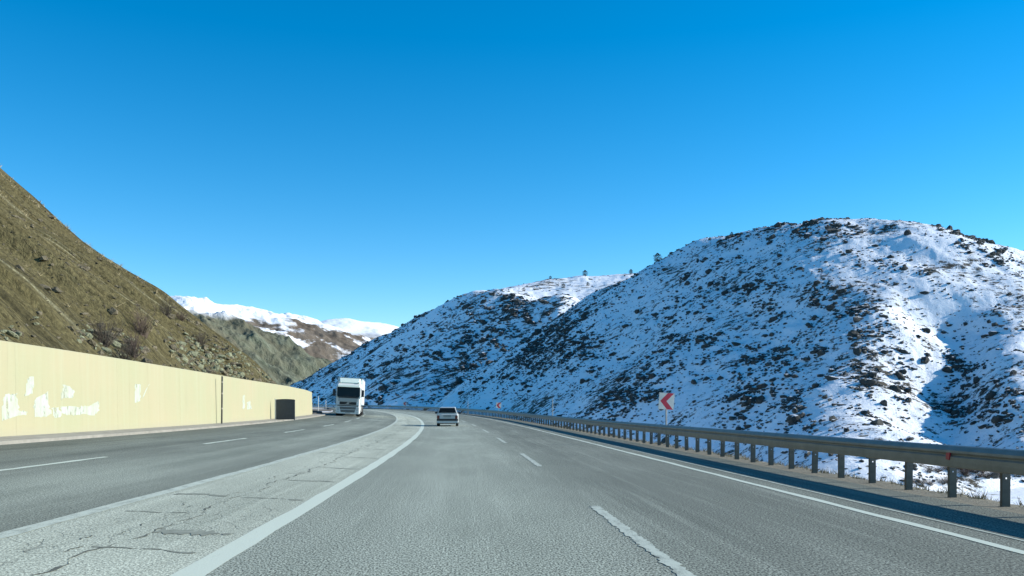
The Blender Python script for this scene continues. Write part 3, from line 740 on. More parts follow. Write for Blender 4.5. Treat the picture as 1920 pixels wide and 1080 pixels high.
# ------------------------------------------------------------------ dry grass (uncountable)
def grass(name, P, h, blades, mat, label, lean=.35):
    n = len(P) * blades; b = np.repeat(P, blades, 0); hh = np.repeat(h, blades) * RNG.uniform(.5, 1.1, n)
    a = RNG.uniform(0, 2 * np.pi, n); r = RNG.uniform(0, .12, n) * np.repeat(h, blades) * 4
    base = b + np.stack([np.cos(a) * r, np.sin(a) * r, np.full(n, -.02)], -1)
    t = RNG.normal(0, lean, (n, 2)); tip = base + np.stack([t[:, 0] * hh, t[:, 1] * hh, hh], -1)
    w = (.035 * hh + .004)[:, None] * np.stack([np.cos(a + 1.3), np.sin(a + 1.3), np.zeros(n)], -1)
    V = np.stack([base - w, base + w, tip], 1).reshape(-1, 3)
    o = link(name, mesh_np(name, V, np.arange(n * 3).reshape(-1, 3), mat)); tag(o, label, 'grass', kind='stuff'); return o
M['straw'] = simple('dry_straw', (.42, .35, .20), .9, var=.3, scale=1.5)
M['straw_dull'] = simple('dull_straw', (.26, .235, .16), .9, var=.35, scale=3)
n = 26000; s_ = RNG.uniform(30, S_NOSE + 2, n); u_ = RNG.uniform(1, 66, n)
ns = fbm(s_ / 5, u_ / 9, 3); edge = smooth01(S_NOSE - 26, S_NOSE - 4, s_)
k = RNG.uniform(0, 1, n) < np.clip(.006 + .05 * np.clip(ns, 0, 1) + .5 * edge ** 2 * np.clip(ns + .35, 0, 1) * smooth01(6, 14, u_), 0, 1)
grass('dry_grass', left_xyz(s_[k], u_[k]), RNG.uniform(.14, .36, k.sum()), 20, M['straw'], 'pale dry grass tufts along the brow of the brown hillside', .75)
n = 2600; s_ = RNG.uniform(6, 75, n); o_ = 7.55 + np.abs(RNG.normal(0, .35, n))
Vv = road(s_, o_); Vv[:, 2] += verge_z(s_, o_)
grass('dry_grass', Vv, RNG.uniform(.05, .17, n) * (RNG.uniform(0, 1, n) ** 1.2 + .3), 8, M['straw_dull'], 'short frosty dry weeds at the foot of the guardrail posts', .5)

# ------------------------------------------------------------------ guardrail
t = NT('galvanised_steel'); c = t.coord(); a = t.noise(t.map(c, (1, 1, 1)), 3., 4, .6); b = t.noise(c, 40., 3, .6)
M['galv'] = t.done(t.mix(t.ramp(a, (.3, 0.), (.7, 1.)), (.22, .225, .20), (.30, .30, .27)), t.ramp(b, (.3, .45), (.7, .62)), t.bump(b, .1, .003), .55)
M['galv_dark'] = simple('weathered_post_steel', (.12, .122, .105), .65, .3, var=.2, scale=8)
M['bolt'] = simple('bolt_steel', (.06, .06, .055), .6, .6)
M['reflector_red'] = simple('red_reflector', (.42, .03, .05), .35, var=.1)
rail_o = tuple(road(12., O_GB)); guard = empty('guardrail', rail_o); go = Vector(rail_o)
tag(guard, 'grey steel crash barrier on posts following the outer edge of the curve', 'guardrail')
prof_r = [(.0, .435), (.055, .44), (.074, .456), (.078, .53), (.076, .598), (.052, .622), (.052, .634), (.084, .662), (.080, .695), (.035, .757), (.0, .77)]
def rail_piece(s0, s1):
    ss = np.linspace(s0, s1, 3); out = []
    for thick in (0, .006):
        for x in ss:
            for d, z in prof_r: out.append(Vector(road(x, O_GB - .035 - d + thick, z)) - go)
    n = len(prof_r); fc = []
    for L_ in range(2):
        for i in range(2):
            for k in range(n - 1):
                q = L_ * 3 * n + i * n + k; fc.append((q, q + 1, q + n + 1, q + n) if L_ else (q, q + n, q + n + 1, q + 1))
    h = 3 * n
    for i in range(2):
        for k in (0, n - 1): q = i * n + k; fc.append((q, q + n, q + n + h, q + h))
    return link('rail_beam', mesh_np('rail_beam', np.array([tuple(v) for v in out]), fc, M['galv']), guard)
for k in range(86):
    a = 4. * k - 8
    rail_piece(a, a + 3.996)
# post: C channel with a bolt hole through its web
def post_mesh():
    m = MB(); w, zt, zb = .056, .75, -.5; hx, h0, h1 = .011, .352, .374
    xs, zs = [-w, -hx, hx, w], [zb, h0, h1, zt]
    for i in range(3):
        for j in range(3):
            if i == 1 and j == 1: continue
            for y in (0, .006): m.quad((xs[i], y, zs[j]), (xs[i + 1], y, zs[j]), (xs[i + 1], y, zs[j + 1]), (xs[i], y, zs[j + 1]))
    for x0 in (-w, w - .006): m.box(x0, x0 + .006, .0062, .06, zb, zt)
    m.box(-w - .001, w + .001, -.001, .06, zt, zt + .004)
    return m.mesh('post', M['galv_dark'])
pm_ = post_mesh(); bm_ = MB().tube([(0, -.012, 0), (0, .012, 0)], .014, 6).mesh('bolt', M['bolt'])
sp0 = station_at(1880, O_GB)
for k in range(-8, 236):
    s_p = sp0 + k * 1.3333
    o = link('post', pm_, guard); o.location = Vector(road(s_p, O_GB + .03, verge_z(np.array([s_p]), np.array([O_GB]))[0] * 0)) - go
    o.rotation_euler = (random.gauss(0, .008), random.gauss(0, .012), float(road_psi(s_p)) + random.gauss(0, .03))
    if k < 40:
        b_ = link('bolt', bm_, guard); b_.location = Vector(road(s_p + .04, O_GB - .07, .603)) - go; b_.rotation_euler = (0, 0, float(road_psi(s_p)) + math.pi / 2)
s_rf = station_at(1788, O_GB) - .1
m = MB(); q = [Vector(road(s_rf + a, O_GB - .126, z)) - go for a, z in ((-.055, .665), (.055, .655), (.06, .56), (-.02, .55))]; q2 = [v + Vector((.02, 0, 0)) for v in q]
m.quad_box(q + q2); m.build('reflector', M['reflector_red'], guard)['label'] = 'red reflector on the rail'

# ------------------------------------------------------------------ curve marker signs
M['sign_white'] = simple('sign_white', (.66, .66, .60), .5, var=.1, scale=3)
M['sign_red'] = simple('sign_red', (.52, .025, .055), .45, var=.12, scale=3)
M['sign_back'] = simple('sign_back_grey', (.25, .26, .26), .5, .5)
M['pole_grey'] = simple('pole_grey', (.30, .31, .30), .55, .4)
def chevron(s_, off, zc, w, tilt, label, yaw=0.):
    base = road(s_, off, -.25); e = empty('curve_sign', tuple(base), yaw); h = w * 1.08
    tag(e, label, 'road sign', 'curve marker signs along the guardrail')
    L_ = zc - base[2]
    MB().tube([(0, .03, -.3), (0, .03, L_ + h * .4)], .032, 8).build('pole', M['pole_grey'], e)
    pl = MB().box(-w / 2, w / 2, 0, .004, -h / 2, h / 2).build('plate', M['sign_back'], e, .001); pl.location = (0, -.008, L_); pl.rotation_euler = (0, tilt, 0)
    MB().box(-w / 2 + .004, w / 2 - .004, -.003, -.0005, -h / 2 + .004, h / 2 - .004).build('face', M['sign_white'], pl)
    a, b, th = w * .40, h * .49, w * .40
    m = MB(); y0, y1 = -.0065, -.0035
    poly_t = [(-a, .0), (.06 * w + .0, b), (.06 * w + th, b), (-a + th, 0)]; poly_b = [(-a, 0), (-a + th, 0), (.06 * w + th, -b), (.06 * w, -b)]
    m.prism(poly_t, 'y', y0, y1); m.prism(poly_b, 'y', y0, y1); m.build('chevron', M['sign_red'], pl)
    for zz_ in (-h * .25, h * .25): MB().box(-w * .38, w * .38, .004, .022, zz_ - .02, zz_ + .02).build('bracket', M['sign_back'], pl)
chevron(34.3, 7.85, 1.44, .60, math.radians(4), 'red and white arrow sign on a pole behind the near guardrail, largest of the three')
chevron(107, 7.75, 1.24, .62, math.radians(3), 'small red and white arrow sign to the right of the white hatchback')
chevron(205, 7.75, 1.55, .75, 0., 'tiny far arrow sign left of the hatchback, farthest along the curve')

# ------------------------------------------------------------------ snow poles
M['pole_dark'] = simple('snow_pole_dark', (.055, .055, .05), .7, var=.3)
M['pole_band'] = simple('snow_pole_band', (.30, .28, .24), .7)
def snow_pole(P, h, label, lean=0., r=.035, bands=True, mat='pole_dark'):
    e = empty('snow_pole', tuple(P)); tag(e, label, 'pole', 'snow marker poles beside the road')
    MB().tube([(0, 0, -.2), (lean * h * .5, 0, h * .5), (lean * h, 0, h)], r, 8).build('shaft', M[mat], e)
    if bands:
        for z in (.3, .62, .86): MB().tube([(lean * h * z, 0, h * z), (lean * h * (z + .035), 0, h * (z + .035))], r + .004, 8).build('band', M['pole_band'], e)
snow_pole(road(station_at(416, O_WB + .25), O_WB + .25, .12), 2.45, 'dark snow pole standing against the cream wall', .01, .045)
snow_pole(road(68, 7.65, -.1), 2.15, 'slim grey snow pole behind the guardrail, between the two nearer arrow signs', 0, .03, False, 'pole_grey')
snow_pole(road(135, 7.65, -.1), 2.0, 'slim snow pole behind the guardrail just right of the white hatchback roof', 0, .035, False, 'pole_grey')
for px_, Y_, h_, lb in ((597, 114, 1.95, 'pale snow pole just beyond the end of the cream wall, nearer to the wall'), (611, 124, 1.5, 'pale snow pole left of the truck, the shorter one beyond the wall')):
    X_ = (px_ - 960) * Y_ / F_PX; ss_, oo_ = to_road(np.array([X_]), np.array([Y_])); snow_pole(road(ss_[0], oo_[0]), h_, lb, 0, .04, False, 'sign_white')

# ------------------------------------------------------------------ dark board by the wall's end
M['board'] = simple('dark_slate_board', (.045, .055, .066), .6, var=.15)
sB = station_at(533, O_WB + .9); e = empty('dark_board', tuple(road(sB, O_WB + .95, .11)), float(road_psi(sB)) - .1)
tag(e, 'dark rectangular board standing beside the cream wall near its end', 'board')
W_, H_ = 1.25, 1.48
m = MB(); poly = [(-W_ / 2, .02), (W_ / 2, .02), (W_ / 2, H_ - .08)] + [(W_ / 2 - W_ * k / 8, H_ - .08 +   .03 * math.sin(math.pi * k / 8)) for k in range(1, 8)] + [(-W_ / 2, H_ - .08)]
m.prism(poly, 'y', 0, .06); m.build('board', M['board'], e, .01)
for x in (-W_ / 2 - .05, ): MB().box(x - .035, x + .035, -.01, .07, -.02, H_ - .04).build('post', M['sign_white'], e, .008)
MB().box(W_ / 2 + .003, W_ / 2 + .05, -.01, .07, -.02, H_ - .1).build('post', M['board'], e, .008)

# kerbs of the turning bay beyond the wall
M['kerb_dark'] = simple('dark_kerb', (.05, .05, .048), .8, var=.2)
def kerb(pts, label, w=.35, h=.22):
    pts = [np.array(p) for p in pts]; mid = pts[len(pts) // 2]; e = Vector(mid)
    s_i = np.linspace(0, len(pts) - 1, 24); A = np.array(pts); C = np.stack([np.interp(s_i, np.arange(len(pts)), A[:, k]) for k in range(3)], -1)
    T = np.gradient(C, axis=0); N = np.stack([-T[:, 1], T[:, 0], T[:, 0] * 0], -1); N /= np.linalg.norm(N, axis=1)[:, None]
    rings = [[Vector(C[i] - N[i] * w / 2 + (0, 0, -.1)) - e, Vector(C[i] + N[i] * w / 2 + (0, 0, -.1)) - e, Vector(C[i] + N[i] * w / 2 + (0, 0, h)) - e, Vector(C[i] - N[i] * w / 2 + (0, 0, h)) - e] for i in range(24)]
    o = MB().loft(rings).build('kerb', M['kerb_dark'], None); o.location = e; tag(o, label, 'kerb')
kerb([road(S_WEND + 2, -12.9), road(S_WEND + 10, -12.6), road(S_WEND + 18, -13.2), road(S_WEND + 23, -15.5), road(S_WEND + 24, -19)], 'dark curved kerb on the pale ground beyond the end of the wall')
kerb([road(S_WEND + 30, -20), road(S_WEND + 32, -14.5), road(S_WEND + 40, -12.8), road(S_WEND + 60, -12.6), road(S_WEND + 85, -12.6)], 'long dark kerb behind the truck, on the far side of the turning bay')

# ------------------------------------------------------------------ vehicles
M['truck_white'] = simple('truck_white_paint', (.72, .74, .70), .35, spec=.5, var=.05, scale=2)
M['truck_green'] = simple('pale_green_white', (.66, .76, .66), .45, var=.05, scale=2)
M['truck_grey'] = simple('truck_grey_plastic', (.42, .43, .40), .5, var=.08)
M['black_plastic'] = simple('black_plastic', (.02, .021, .022), .5, var=.2)
M['rubber'] = simple('tyre_rubber', (.022, .022, .022), .85, var=.2)
M['rim'] = simple('wheel_rim', (.40, .41, .42), .4, .7)
M['chrome'] = simple('bright_trim', (.55, .56, .56), .3, .8)
def glass_mat():
    t = NT('dark_glass'); return t.done((.012, .015, .015), .12, spec=.22)
M['glass'] = glass_mat()
M['lamp'] = simple('lamp_glass', (.55, .57, .56), .15, var=.1)
M['lamp_red'] = simple('tail_lamp_red', (.13, .02, .02), .25, var=.2)
M['plate'] = simple('number_plate', (.42, .44, .42), .5)

def wheel(parent, x, y, r, w, name='wheel'):
    n = 20; m = MB()
    pr = [(-w / 2, r * .58), (-w / 2, r * .93), (-w / 2 + w * .12, r), (w / 2 - w * .12, r), (w / 2, r * .93), (w / 2, r * .58)]
    wv = empty(name, (0, 0, 0)); wv.parent = parent; wv.location = (x, y, r)
    rings = [[(a, math.cos(2 * math.pi * k / n) * q, math.sin(2 * math.pi * k / n) * q) for k in range(n)] for a, q in pr]
    m.loft(rings, False).build('tyre', M['rubber'], wv, smooth=True)
    m = MB(); rings = [[(a, math.cos(2 * math.pi * k / n) * q, math.sin(2 * math.pi * k / n) * q) for k in range(n)] for a, q in ((-w * .42, r * .1), (-w * .30, r * .5), (-w * .47, r * .6), (w * .47, r * .6), (w * .30, r * .5), (w * .42, r * .1))]
    m.loft(rings).build('rim', M['rim'], wv)

def rrect(x0, x1, z0, z1, r, y, n=3):
    pts = []
    for cx, cz, a0 in ((x1 - r, z1 - r, 0), (x0 + r, z1 - r, 90), (x0 + r, z0 + r, 180), (x1 - r, z0 + r, 270)):
        for k in range(n + 1):
            a = math.radians(a0 + 90 * k / n); pts.append((cx + r * math.cos(a), y, cz + r * math.sin(a)))
    return pts
def build_truck():
    s_ = 0; e = empty('truck', (0, 0, 0))
    tag(e, 'white articulated truck with a box trailer coming towards the camera', 'truck')
    # cab shell: rounded rectangular rings from the face backwards
    def ring(x, z0, z1, y, r): return rrect(-x, x, z0, z1, r, y)
    cab = MB().loft([ring(1.10, .62, 2.0, -.02, .12), ring(1.20, .50, 3.02, .10, .16), ring(1.235, .46, 3.25, .45, .18), ring(1.24, .46, 3.42, .95, .2), ring(1.24, .46, 3.45, 2.25, .2)])
    cab.build('cab', M['truck_white'], e, smooth=False)
    MB().loft([[(x, -.05 + .085 * (z - 1.97), z) for x, _, z in rrect(-1.13, 1.13, 1.97, 2.95, .14, 0)], [(x, .15 + .085 * (z - 1.97), z) for x, _, z in rrect(-1.15, 1.15, 1.95, 2.97, .14, 0)]]).build('windscreen', M['glass'], e)
    MB().loft([[(-1.16, -.06, 1.96), (1.16, -.06, 1.96), (1.16, .1, 1.96), (-1.16, .1, 1.96)], [(-.95, -.07, 1.86), (.95, -.07, 1.86), (.95, .1, 1.86), (-.95, .1, 1.86)]]).build('lower_screen_trim', M['black_plastic'], e)
    for k, (a, b) in enumerate((((-.9, -.075, 1.98), (.05, -.045, 2.16)), ((-.1, -.075, 1.98), (.85, -.045, 2.12)))):
        MB().tube([a, b], .014, 5).build('wiper', M['black_plastic'], e)
    # sun visor
    MB().prism([(-.16, 3.16), (-.28, 2.98), (-.25, 2.95), (.3, 3.05), (.3, 3.2)], 'x', -1.08, 1.08).build('sun_visor', M['truck_green'], e, .02)
    MB().box(-1.12, 1.12, -.02, .2, 2.93, 2.99).build('visor_shadow_strip', M['black_plastic'], e)  # black strip standing in for the shade below the visor
    # roof fairing, a curved air deflector
    rings = []
    for y, zt, x in ((.75, 3.46, 1.02), (1.1, 3.66, 1.08), (1.5, 3.84, 1.12), (1.95, 3.93, 1.14), (2.2, 3.93, 1.14)): rings.append([(-x, y, 3.38), (x, y, 3.38), (x, y, zt - .08), (x - .14, y, zt), (-x + .14, y, zt), (-x, y, zt - .08)])
    MB().loft(rings).build('roof_fairing', M['truck_green'], e)
    for x in (-1.17, 1.17): MB().box(min(x, x * .98) - .03, max(x, x * .98) + .03, 2.2, 2.75, 1.0, 3.75).build('side_deflector', M['truck_white'], e, .02)
    for x in (-.95, .95): MB().box(x - .1, x + .1, .62, .75, 3.42, 3.52).build('roof_lamp', M['lamp'], e, .02)
    # front panel, grille with diagonal emblem bar
    MB().loft([rrect(-.98, .98, 1.52, 1.86, .05, -.055), rrect(-1.02, 1.02, 1.5, 1.88, .05, .05)]).build('front_panel', M['truck_grey'], e)
    g = MB().loft([rrect(-.84, .84, 1.19, 1.47, .04, -.07), rrect(-.86, .86, 1.17, 1.49, .04, .05)]).build('grille', M['black_plastic'], e)
    for z in (1.25, 1.33, 1.41): MB().box(-.8, .8, -.085, -.069, z - .012, z + .012).build('slat', M['black_plastic'], g)
    MB().quad_box([(-.34, -.1, 1.2), (-.27, -.1, 1.2), (-.27, -.085, 1.2), (-.34, -.085, 1.2), (.27, -.1, 1.46), (.34, -.1, 1.46), (.34, -.085, 1.46), (.27, -.085, 1.46)]).build('emblem_bar', M['chrome'], g)
    n = 16; ri = [[(math.cos(2 * math.pi * k / n) * q, y, 1.33 + math.sin(2 * math.pi * k / n) * q) for k in range(n)] for q, y in ((.10, -.1), (.10, -.085), (.07, -.085), (.07, -.1), (.10, -.1))]
    MB().loft(ri, False).build('emblem_ring', M['chrome'], g)
    MB().box(-1.06, 1.06, -.1, .05, 1.04, 1.13).build('grille_bar', M['black_plastic'], e, .015)
    # bumper with lower air intakes
    MB().loft([rrect(-1.13, 1.13, .27, 1.02, .1, -.09), rrect(-1.22, 1.22, .26, 1.04, .12, .18), rrect(-1.24, 1.24, .30, 1.04, .12, .7)]).build('bumper', M['truck_white'], e)
    for z0, z1, x0, x1 in ((.72, .96, .78, .82), (.42, .66, .68, .74)):
        q = MB().prism([(-x1, z1), (x1, z1), (x0, z0), (-x0, z0)], 'y', -.105, -.05).build('air_intake', M['black_plastic'], e)
        for z in np.linspace(z0 + .06, z1 - .06, 3): MB().box(-x0, x0, -.114, -.104, z - .01, z + .01).build('slat', M['truck_grey'], q)
    for sx in (-1, 1):
        MB().loft([rrect(min(sx * .86, sx * 1.08), max(sx * .86, sx * 1.08), .58, .95, .05, -.11), rrect(min(sx * .84, sx * 1.1), max(sx * .84, sx * 1.1), .56, .97, .05, -.05)]).build('headlight', M['lamp'], e)
        MB().box(sx * .97 - .1, sx * .97 + .1, -.1, -.05, .40, .48).build('fog_lamp', M['lamp'], e, .01)
        MB().tube([(sx * 1.2, .12, 2.75), (sx * 1.36, -.02, 2.74), (sx * 1.38, -.02, 2.02), (sx * 1.2, .12, 2.0)], .022, 5).build('mirror_arm', M['black_plastic'], e)
        MB().box(sx * 1.43 - .13, sx * 1.43 + .13, -.05, .08, 2.02, 2.72).build('mirror', M['black_plastic'], e, .03)
        MB().quad_box([(sx * 1.243, .5, 2.02), (sx * 1.243, 1.2, 2.02), (sx * 1.25, 1.2, 2.02), (sx * 1.25, .5, 2.02), (sx * 1.243, .62, 2.85), (sx * 1.243, 1.2, 2.85), (sx * 1.25, 1.2, 2.85), (sx * 1.25, .62, 2.85)]).build('side_window', M['glass'], e)
        MB().box(sx * 1.246 - .006, sx * 1.246 + .006, .30, 1.3, 1.0, 1.9).build('door', M['truck_white'], e, .004)
        MB().box(sx * 1.1 - .14, sx * 1.1 + .14, .3, 1.9, .42, .60).build('step', M['truck_grey'], e, .02)
        wheel(e, sx * 1.06, 1.35, .50, .31); wheel(e, sx * .98, 4.9, .50, .55)
        for y in (11.0, 12.3, 13.6): wheel(e, sx * 1.05, y, .50, .36)
        MB().box(sx * 1.15 - .03, sx * 1.15 + .03, 6.2, 10.2, .45, 1.0).build('side_guard', M['truck_grey'], e, .01)
    MB().box(-.26, .26, -.12, -.09, .30, .40).build('number_plate', M['plate'], e)
    MB().box(-.45, .45, .6, 6.5, .55, .95).build('chassis', M['black_plastic'], e)
    MB().box(-1.0, 1.0, 4.4, 14.2, .9, 1.15).build('trailer_chassis', M['black_plastic'], e)
    tr = MB().box(-1.27, 1.27, 2.9, 15.6, 1.15, 4.0).build('trailer_box', M['truck_white'], e, .03)
    for x in (-1.275, 1.275): MB().box(x - .012, x + .012, 2.88, 15.62, 3.93, 4.01).build('edge_rail', M['chrome'], tr); MB().box(x - .012, x + .012, 2.88, 15.62, 1.13, 1.24).build('edge_rail', M['chrome'], tr)
    MB().box(-1.28, 1.28, 2.87, 2.9, 3.92, 4.02).build('edge_rail', M['truck_grey'], tr)
    MB().box(-1.1, -.2, 2.2, 2.88, 1.4, 3.3).build('trailer_bulkhead', M['truck_white'], e)
    return e
truck = build_truck()
s_t = 92.5; o_t = -9.55
truck.location = tuple(road(s_t, o_t)); truck.rotation_euler = (0, RP['eL'] * -1, float(road_psi(s_t)) + .012)

M['car_white'] = simple('car_white_paint', (.50, .53, .52), .3, spec=.5, var=.04, scale=2)
M['car_grey'] = simple('car_trim_grey', (.30, .31, .31), .5)
def build_car():
    e = empty('hatchback_car', (0, 0, 0)); tag(e, 'white hatchback seen from behind in the left lane', 'car')
    # y: 0 rear, forwards positive.  body rings: lower body and greenhouse
    def rg(y, hw, z0, z1, r): return rrect(-hw, hw, z0, z1, r, y)
    MB().loft([rg(.02, .74, .34, .86, .08), rg(.10, .79, .26, .93, .09), rg(.5, .81, .22, .95, .09), rg(2.4, .81, .22, .93, .09), rg(3.1, .80, .24, .86, .09), rg(3.55, .77, .28, .74, .09), rg(3.65, .70, .34, .66, .09)]).build('body', M['car_white'], e, smooth=False)
    gh = []
    for y, hb, ht, zt in ((.08, .76, .74, .95), (.34, .765, .60, 1.40), (.6, .765, .585, 1.435), (1.5, .765, .60, 1.43), (1.85, .765, .62, 1.36), (2.55, .76, .74, .92)):
        gh.append([(-hb, y, .90), (hb, y, .90), (ht + .0, y, zt - .03), (ht - .07, y, zt), (-ht + .07, y, zt), (-ht, y, zt - .03)])
    MB().loft(gh).build('cabin', M['car_white'], e)
    MB().quad_box([(-.66, .085, 1.0), (.66, .085, 1.0), (.66, .15, 1.0), (-.66, .15, 1.0), (-.535, .29, 1.355), (.535, .29, 1.355), (.535, .35, 1.355), (-.535, .35, 1.355)]).build('rear_window', M['glass'], e)
    for sx in (-1, 1):
        MB().quad_box([(sx * .762, .5, .97), (sx * .762, 2.2, .97), (sx * .772, 2.2, .97), (sx * .772, .5, .97), (sx * .625, .62, 1.35), (sx * .635, 1.75, 1.34), (sx * .645, 1.75, 1.34), (sx * .635, .62, 1.35)]).build('side_window', M['glass'], e)
        x0, x1 = sorted((sx * .765, sx * .575)); MB().loft([rrect(x0, x1, .56, .80, .03, -.005), rrect(x0, x1, .55, .81, .03, .1)]).build('tail_lamp', M['lamp_red'], e)
        MB().box(sx * .90 - .09, sx * .90 + .09, 2.1, 2.2, .92, 1.04).build('mirror', M['black_plastic'], e, .02)
        MB().tube([(sx * .76, 2.15, .95), (sx * .88, 2.15, .97)], .02, 5).build('mirror_arm', M['black_plastic'], e)
        wheel(e, sx * .71, .66, .275, .17); wheel(e, sx * .71, 3.0, .275, .17)
    MB().loft([rrect(-.78, .78, .40, .55, .04, -.03), rrect(-.80, .80, .39, .56, .04, .12)]).build('bumper_strip', M['black_plastic'], e)
    MB().loft([rrect(-.78, .78, .24, .40, .05, -.04), rrect(-.80, .80, .23, .41, .05, .14)]).build('bumper', M['car_white'], e)
    MB().box(-.28, .26, -.012, .03, .62, .73).build('number_plate', M['plate'], e, .004)
    MB().box(-.30, .28, -.014, .03, .74, .79).build('plate_lamp_trim', M['black_plastic'], e)
    MB().box(.36, .52, .0, .03, .755, .79).build('badge', M['car_grey'], e)
    MB().tube([(-.42, -.05, .22), (-.42, .4, .24)], .025, 8).build('exhaust', M['bolt'], e)
    MB().tube([(-.05, .07, 1.05), (-.42, .10, 1.09)], .01, 5).build('rear_wiper', M['black_plastic'], e)
    MB().box(-.6, .6, .25, 3.3, .18, .3).build('underbody', M['black_plastic'], e)
    return e
car = build_car()
s_c = 66.5; car.location = tuple(road(s_c, -.42)); car.rotation_euler = (0, 0, float(road_psi(s_c)) - math.radians(2.5))

# ------------------------------------------------------------------ shrubs and trees
M['twig'] = simple('bare_twigs', (.085, .068, .050), .9, var=.3, scale=2)
M['twig_red'] = simple('reddish_twigs', (.12, .085, .065), .9, var=.3, scale=2)
M['needle'] = simple('dark_needles', (.035, .045, .025), .9, var=.4, scale=2)
M['bark'] = simple('bark', (.07, .055, .04), .95, var=.2)
def twig_meshes(seed, n, mat):
    rn = random.Random(seed); m = MB()
    for k in range(n):
        a = rn.uniform(0, 2 * math.pi); el = rn.uniform(.45, 1.4); L_ = rn.uniform(.5, 1.05)
        p0 = Vector((rn.gauss(0, .07), rn.gauss(0, .07), -.05)); d = Vector((math.cos(a) * math.cos(el), math.sin(a) * math.cos(el), math.sin(el)))
        p1 = p0 + d * L_ * .5; p2 = p1 + (d + Vector((rn.gauss(0, .3), rn.gauss(0, .3), .15))).normalized() * L_ * .5
        m.tube([p0, p1, p2], [.011, .007, .003], 3, False)
        for q in range(4):
            t_ = rn.uniform(.3, 1.); b0 = p0.lerp(p2, t_); dd = (d + Vector((rn.gauss(0, .7), rn.gauss(0, .7), rn.gauss(.1, .4)))).normalized()
            m.tube([b0, b0 + dd * rn.uniform(.12, .32)], [.005, .002], 3, False)
    return m.mesh('twigs', mat)
TW = [twig_meshes(k, 60, M['twig_red'] if k % 2 else M['twig']) for k in range(4)]
stem_me = MB().tube([(0, 0, -.2), (.02, 0, .12)], [.05, .035], 6).mesh('stem', M['bark'])
def shrub(P, h, w, label, group, k):
    e = empty('bare_shrub', tuple(P), random.uniform(0, 6)); tag(e, label, 'shrub', group)
    o = link('twigs', TW[k % 4], e); o.scale = (w, w, h); o = link('stem', stem_me, e); o.scale = (w, w, h)
def left_at(px, py):
    s_ = RNG.uniform(22, S_NOSE, 60000); u_ = RNG.uniform(.2, 60, 60000); P = left_xyz(s_, u_); a, b = img(P[:, 0], P[:, 1], P[:, 2])
    return P[np.argmin((a - px) ** 2 + (b - py) ** 2)]
for k, (px_, py_, h_, lb) in enumerate(((200, 648, 1.4, 'large dark bare shrub above the wall, low on the brown hillside'), (268, 632, 1.5, 'greyish bare shrub on the brown hillside, right of the dark one'), (312, 594, 1.2, 'bare shrub halfway up the right part of the brown hillside'), (338, 602, 1.0, 'small bare shrub beside another one on the right of the brown hillside'), (376, 648, 1.1, 'bare shrub low on the right end of the brown hillside'), (78, 452, .9, 'small dark shrub high on the brown hillside near the left edge'), (102, 470, .7, 'tiny dark shrub high on the hillside, below another one'), (165, 528, .8, 'small dark shrub in the middle of the brown hillside'), (232, 690, 1.2, 'shrub peeking over the top of the cream wall'), (248, 668, 1.3, 'tangled bare shrub just above the cream wall among stones'))):
    shrub(left_at(px_, py_), h_, h_ * .8, lb, 'bare shrubs on the brown hillside', k)
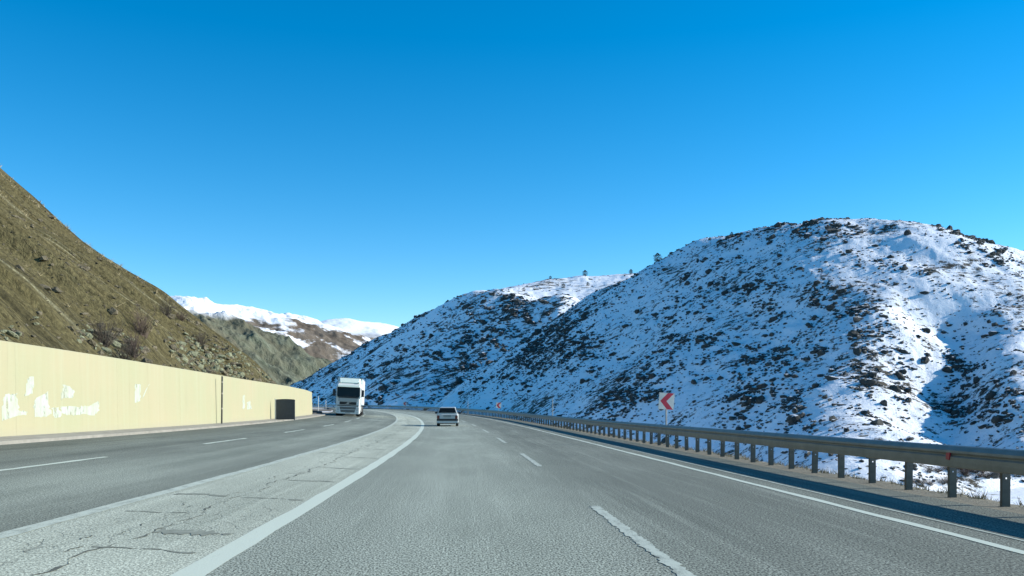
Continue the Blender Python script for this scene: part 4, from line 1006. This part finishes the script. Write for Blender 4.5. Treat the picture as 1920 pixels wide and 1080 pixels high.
# brush on the valley floor, seen under the rail
def right_at(px_, py_):
    """nearest ground point of the valley side seen at this place"""
    Y_ = np.linspace(60, 200, 600); X_ = (px_ - 960) * Y_ / F_PX; Z_ = np.maximum(ground_z(X_, Y_), hill_right_z(X_, Y_))
    i = np.argmax(Y_HOR + F_PX * (H_CAM - Z_) / Y_ <= py_); return (X_[i], Y_[i], Z_[i])
br = [(a, y + 3 * math.sin(a / 17)) for y, x0, x1, n_ in ((884, 1740, 1925, 13), (893, 1800, 1925, 9), (908, 1700, 1790, 7)) for a in np.linspace(x0, x1, n_)]
for k, (px_, py_) in enumerate(br):
    shrub(right_at(px_ + random.gauss(0, 5), py_), random.uniform(.6, 1.2), random.uniform(1.2, 2.0), 'low dark brush on the snowy valley floor, seen beneath the guardrail at right', 'brush along the valley floor', k)
def tree_mesh(seed):
    rn = random.Random(seed); m = MB()
    for k in range(420):
        z = rn.uniform(.0, 1.); r = .48 * math.sqrt(max(.02, 1 - abs(2 * z - .85) ** 2.2)) * rn.uniform(.3, 1.1); a = rn.uniform(0, 6.283)
        c = Vector((math.cos(a) * r, math.sin(a) * r, z)); d1 = Vector((rn.gauss(0, 1), rn.gauss(0, 1), rn.gauss(0, .6))).normalized() * .085; d2 = Vector((rn.gauss(0, 1), rn.gauss(0, 1), rn.gauss(0, 1))).normalized() * .075
        m.quad(c - d1, c + d2, c + d1)
    return m.mesh('crown', M['needle'])
TM = [tree_mesh(k) for k in range(3)]; tk = MB().tube([(0, 0, -.2), (0, 0, .15), (0, 0, .5)], [.05, .04, .015], 6).mesh('trunk', M['bark'])
def tree(px_, zf, Yr, h, label, group, k, at=None):
    Y_ = np.linspace(*Yr, 400); X_ = (px_ - 960) * Y_ / F_PX; Z_ = zf(X_, Y_); i = np.argmax((Z_ - H_CAM) / Y_)
    if at is not None: i = np.argmin(np.abs(Y_HOR + F_PX * (H_CAM - Z_) / Y_ - at) + (np.arange(400) > i) * 1e3)
    e = empty('juniper_tree', (X_[i], Y_[i], Z_[i] - .1), k); tag(e, label, 'tree', group)
    for nm, me in (('crown', TM[k % 3]), ('trunk', tk)): o = link(nm, me, e); o.scale = (h, h, h)
tree(1233, hill_right_z, (200, 330), 2.6, 'round dark tree on the left skyline of the big snowy hill', None, 0)
tree(1372, hill_right_z, (180, 300), 1.0, 'tiny dark bush on the skyline of the big snowy hill', None, 1)
for k, (px_, at, h_, lb) in enumerate(((1097, None, 3.0, 'dark tree on the skyline in the middle of the sunlit snow plateau'), (1183, None, 2.4, 'dark tree on the plateau skyline, closest to the big hill'), (1032, None, 1.6, 'small dark tree on the plateau skyline, leftmost there'), (1056, 540, 2.2, 'dark tree on the sunlit plateau below the skyline'), (1102, 536, 1.9, 'small dark tree on the plateau slope, right of another one'), (982, 546, 1.8, 'small dark tree at the left end of the plateau snow'))):
    tree(px_, hill_mid_z, (360, 500), h_, lb, 'trees dotted over the snow plateau', k, at)
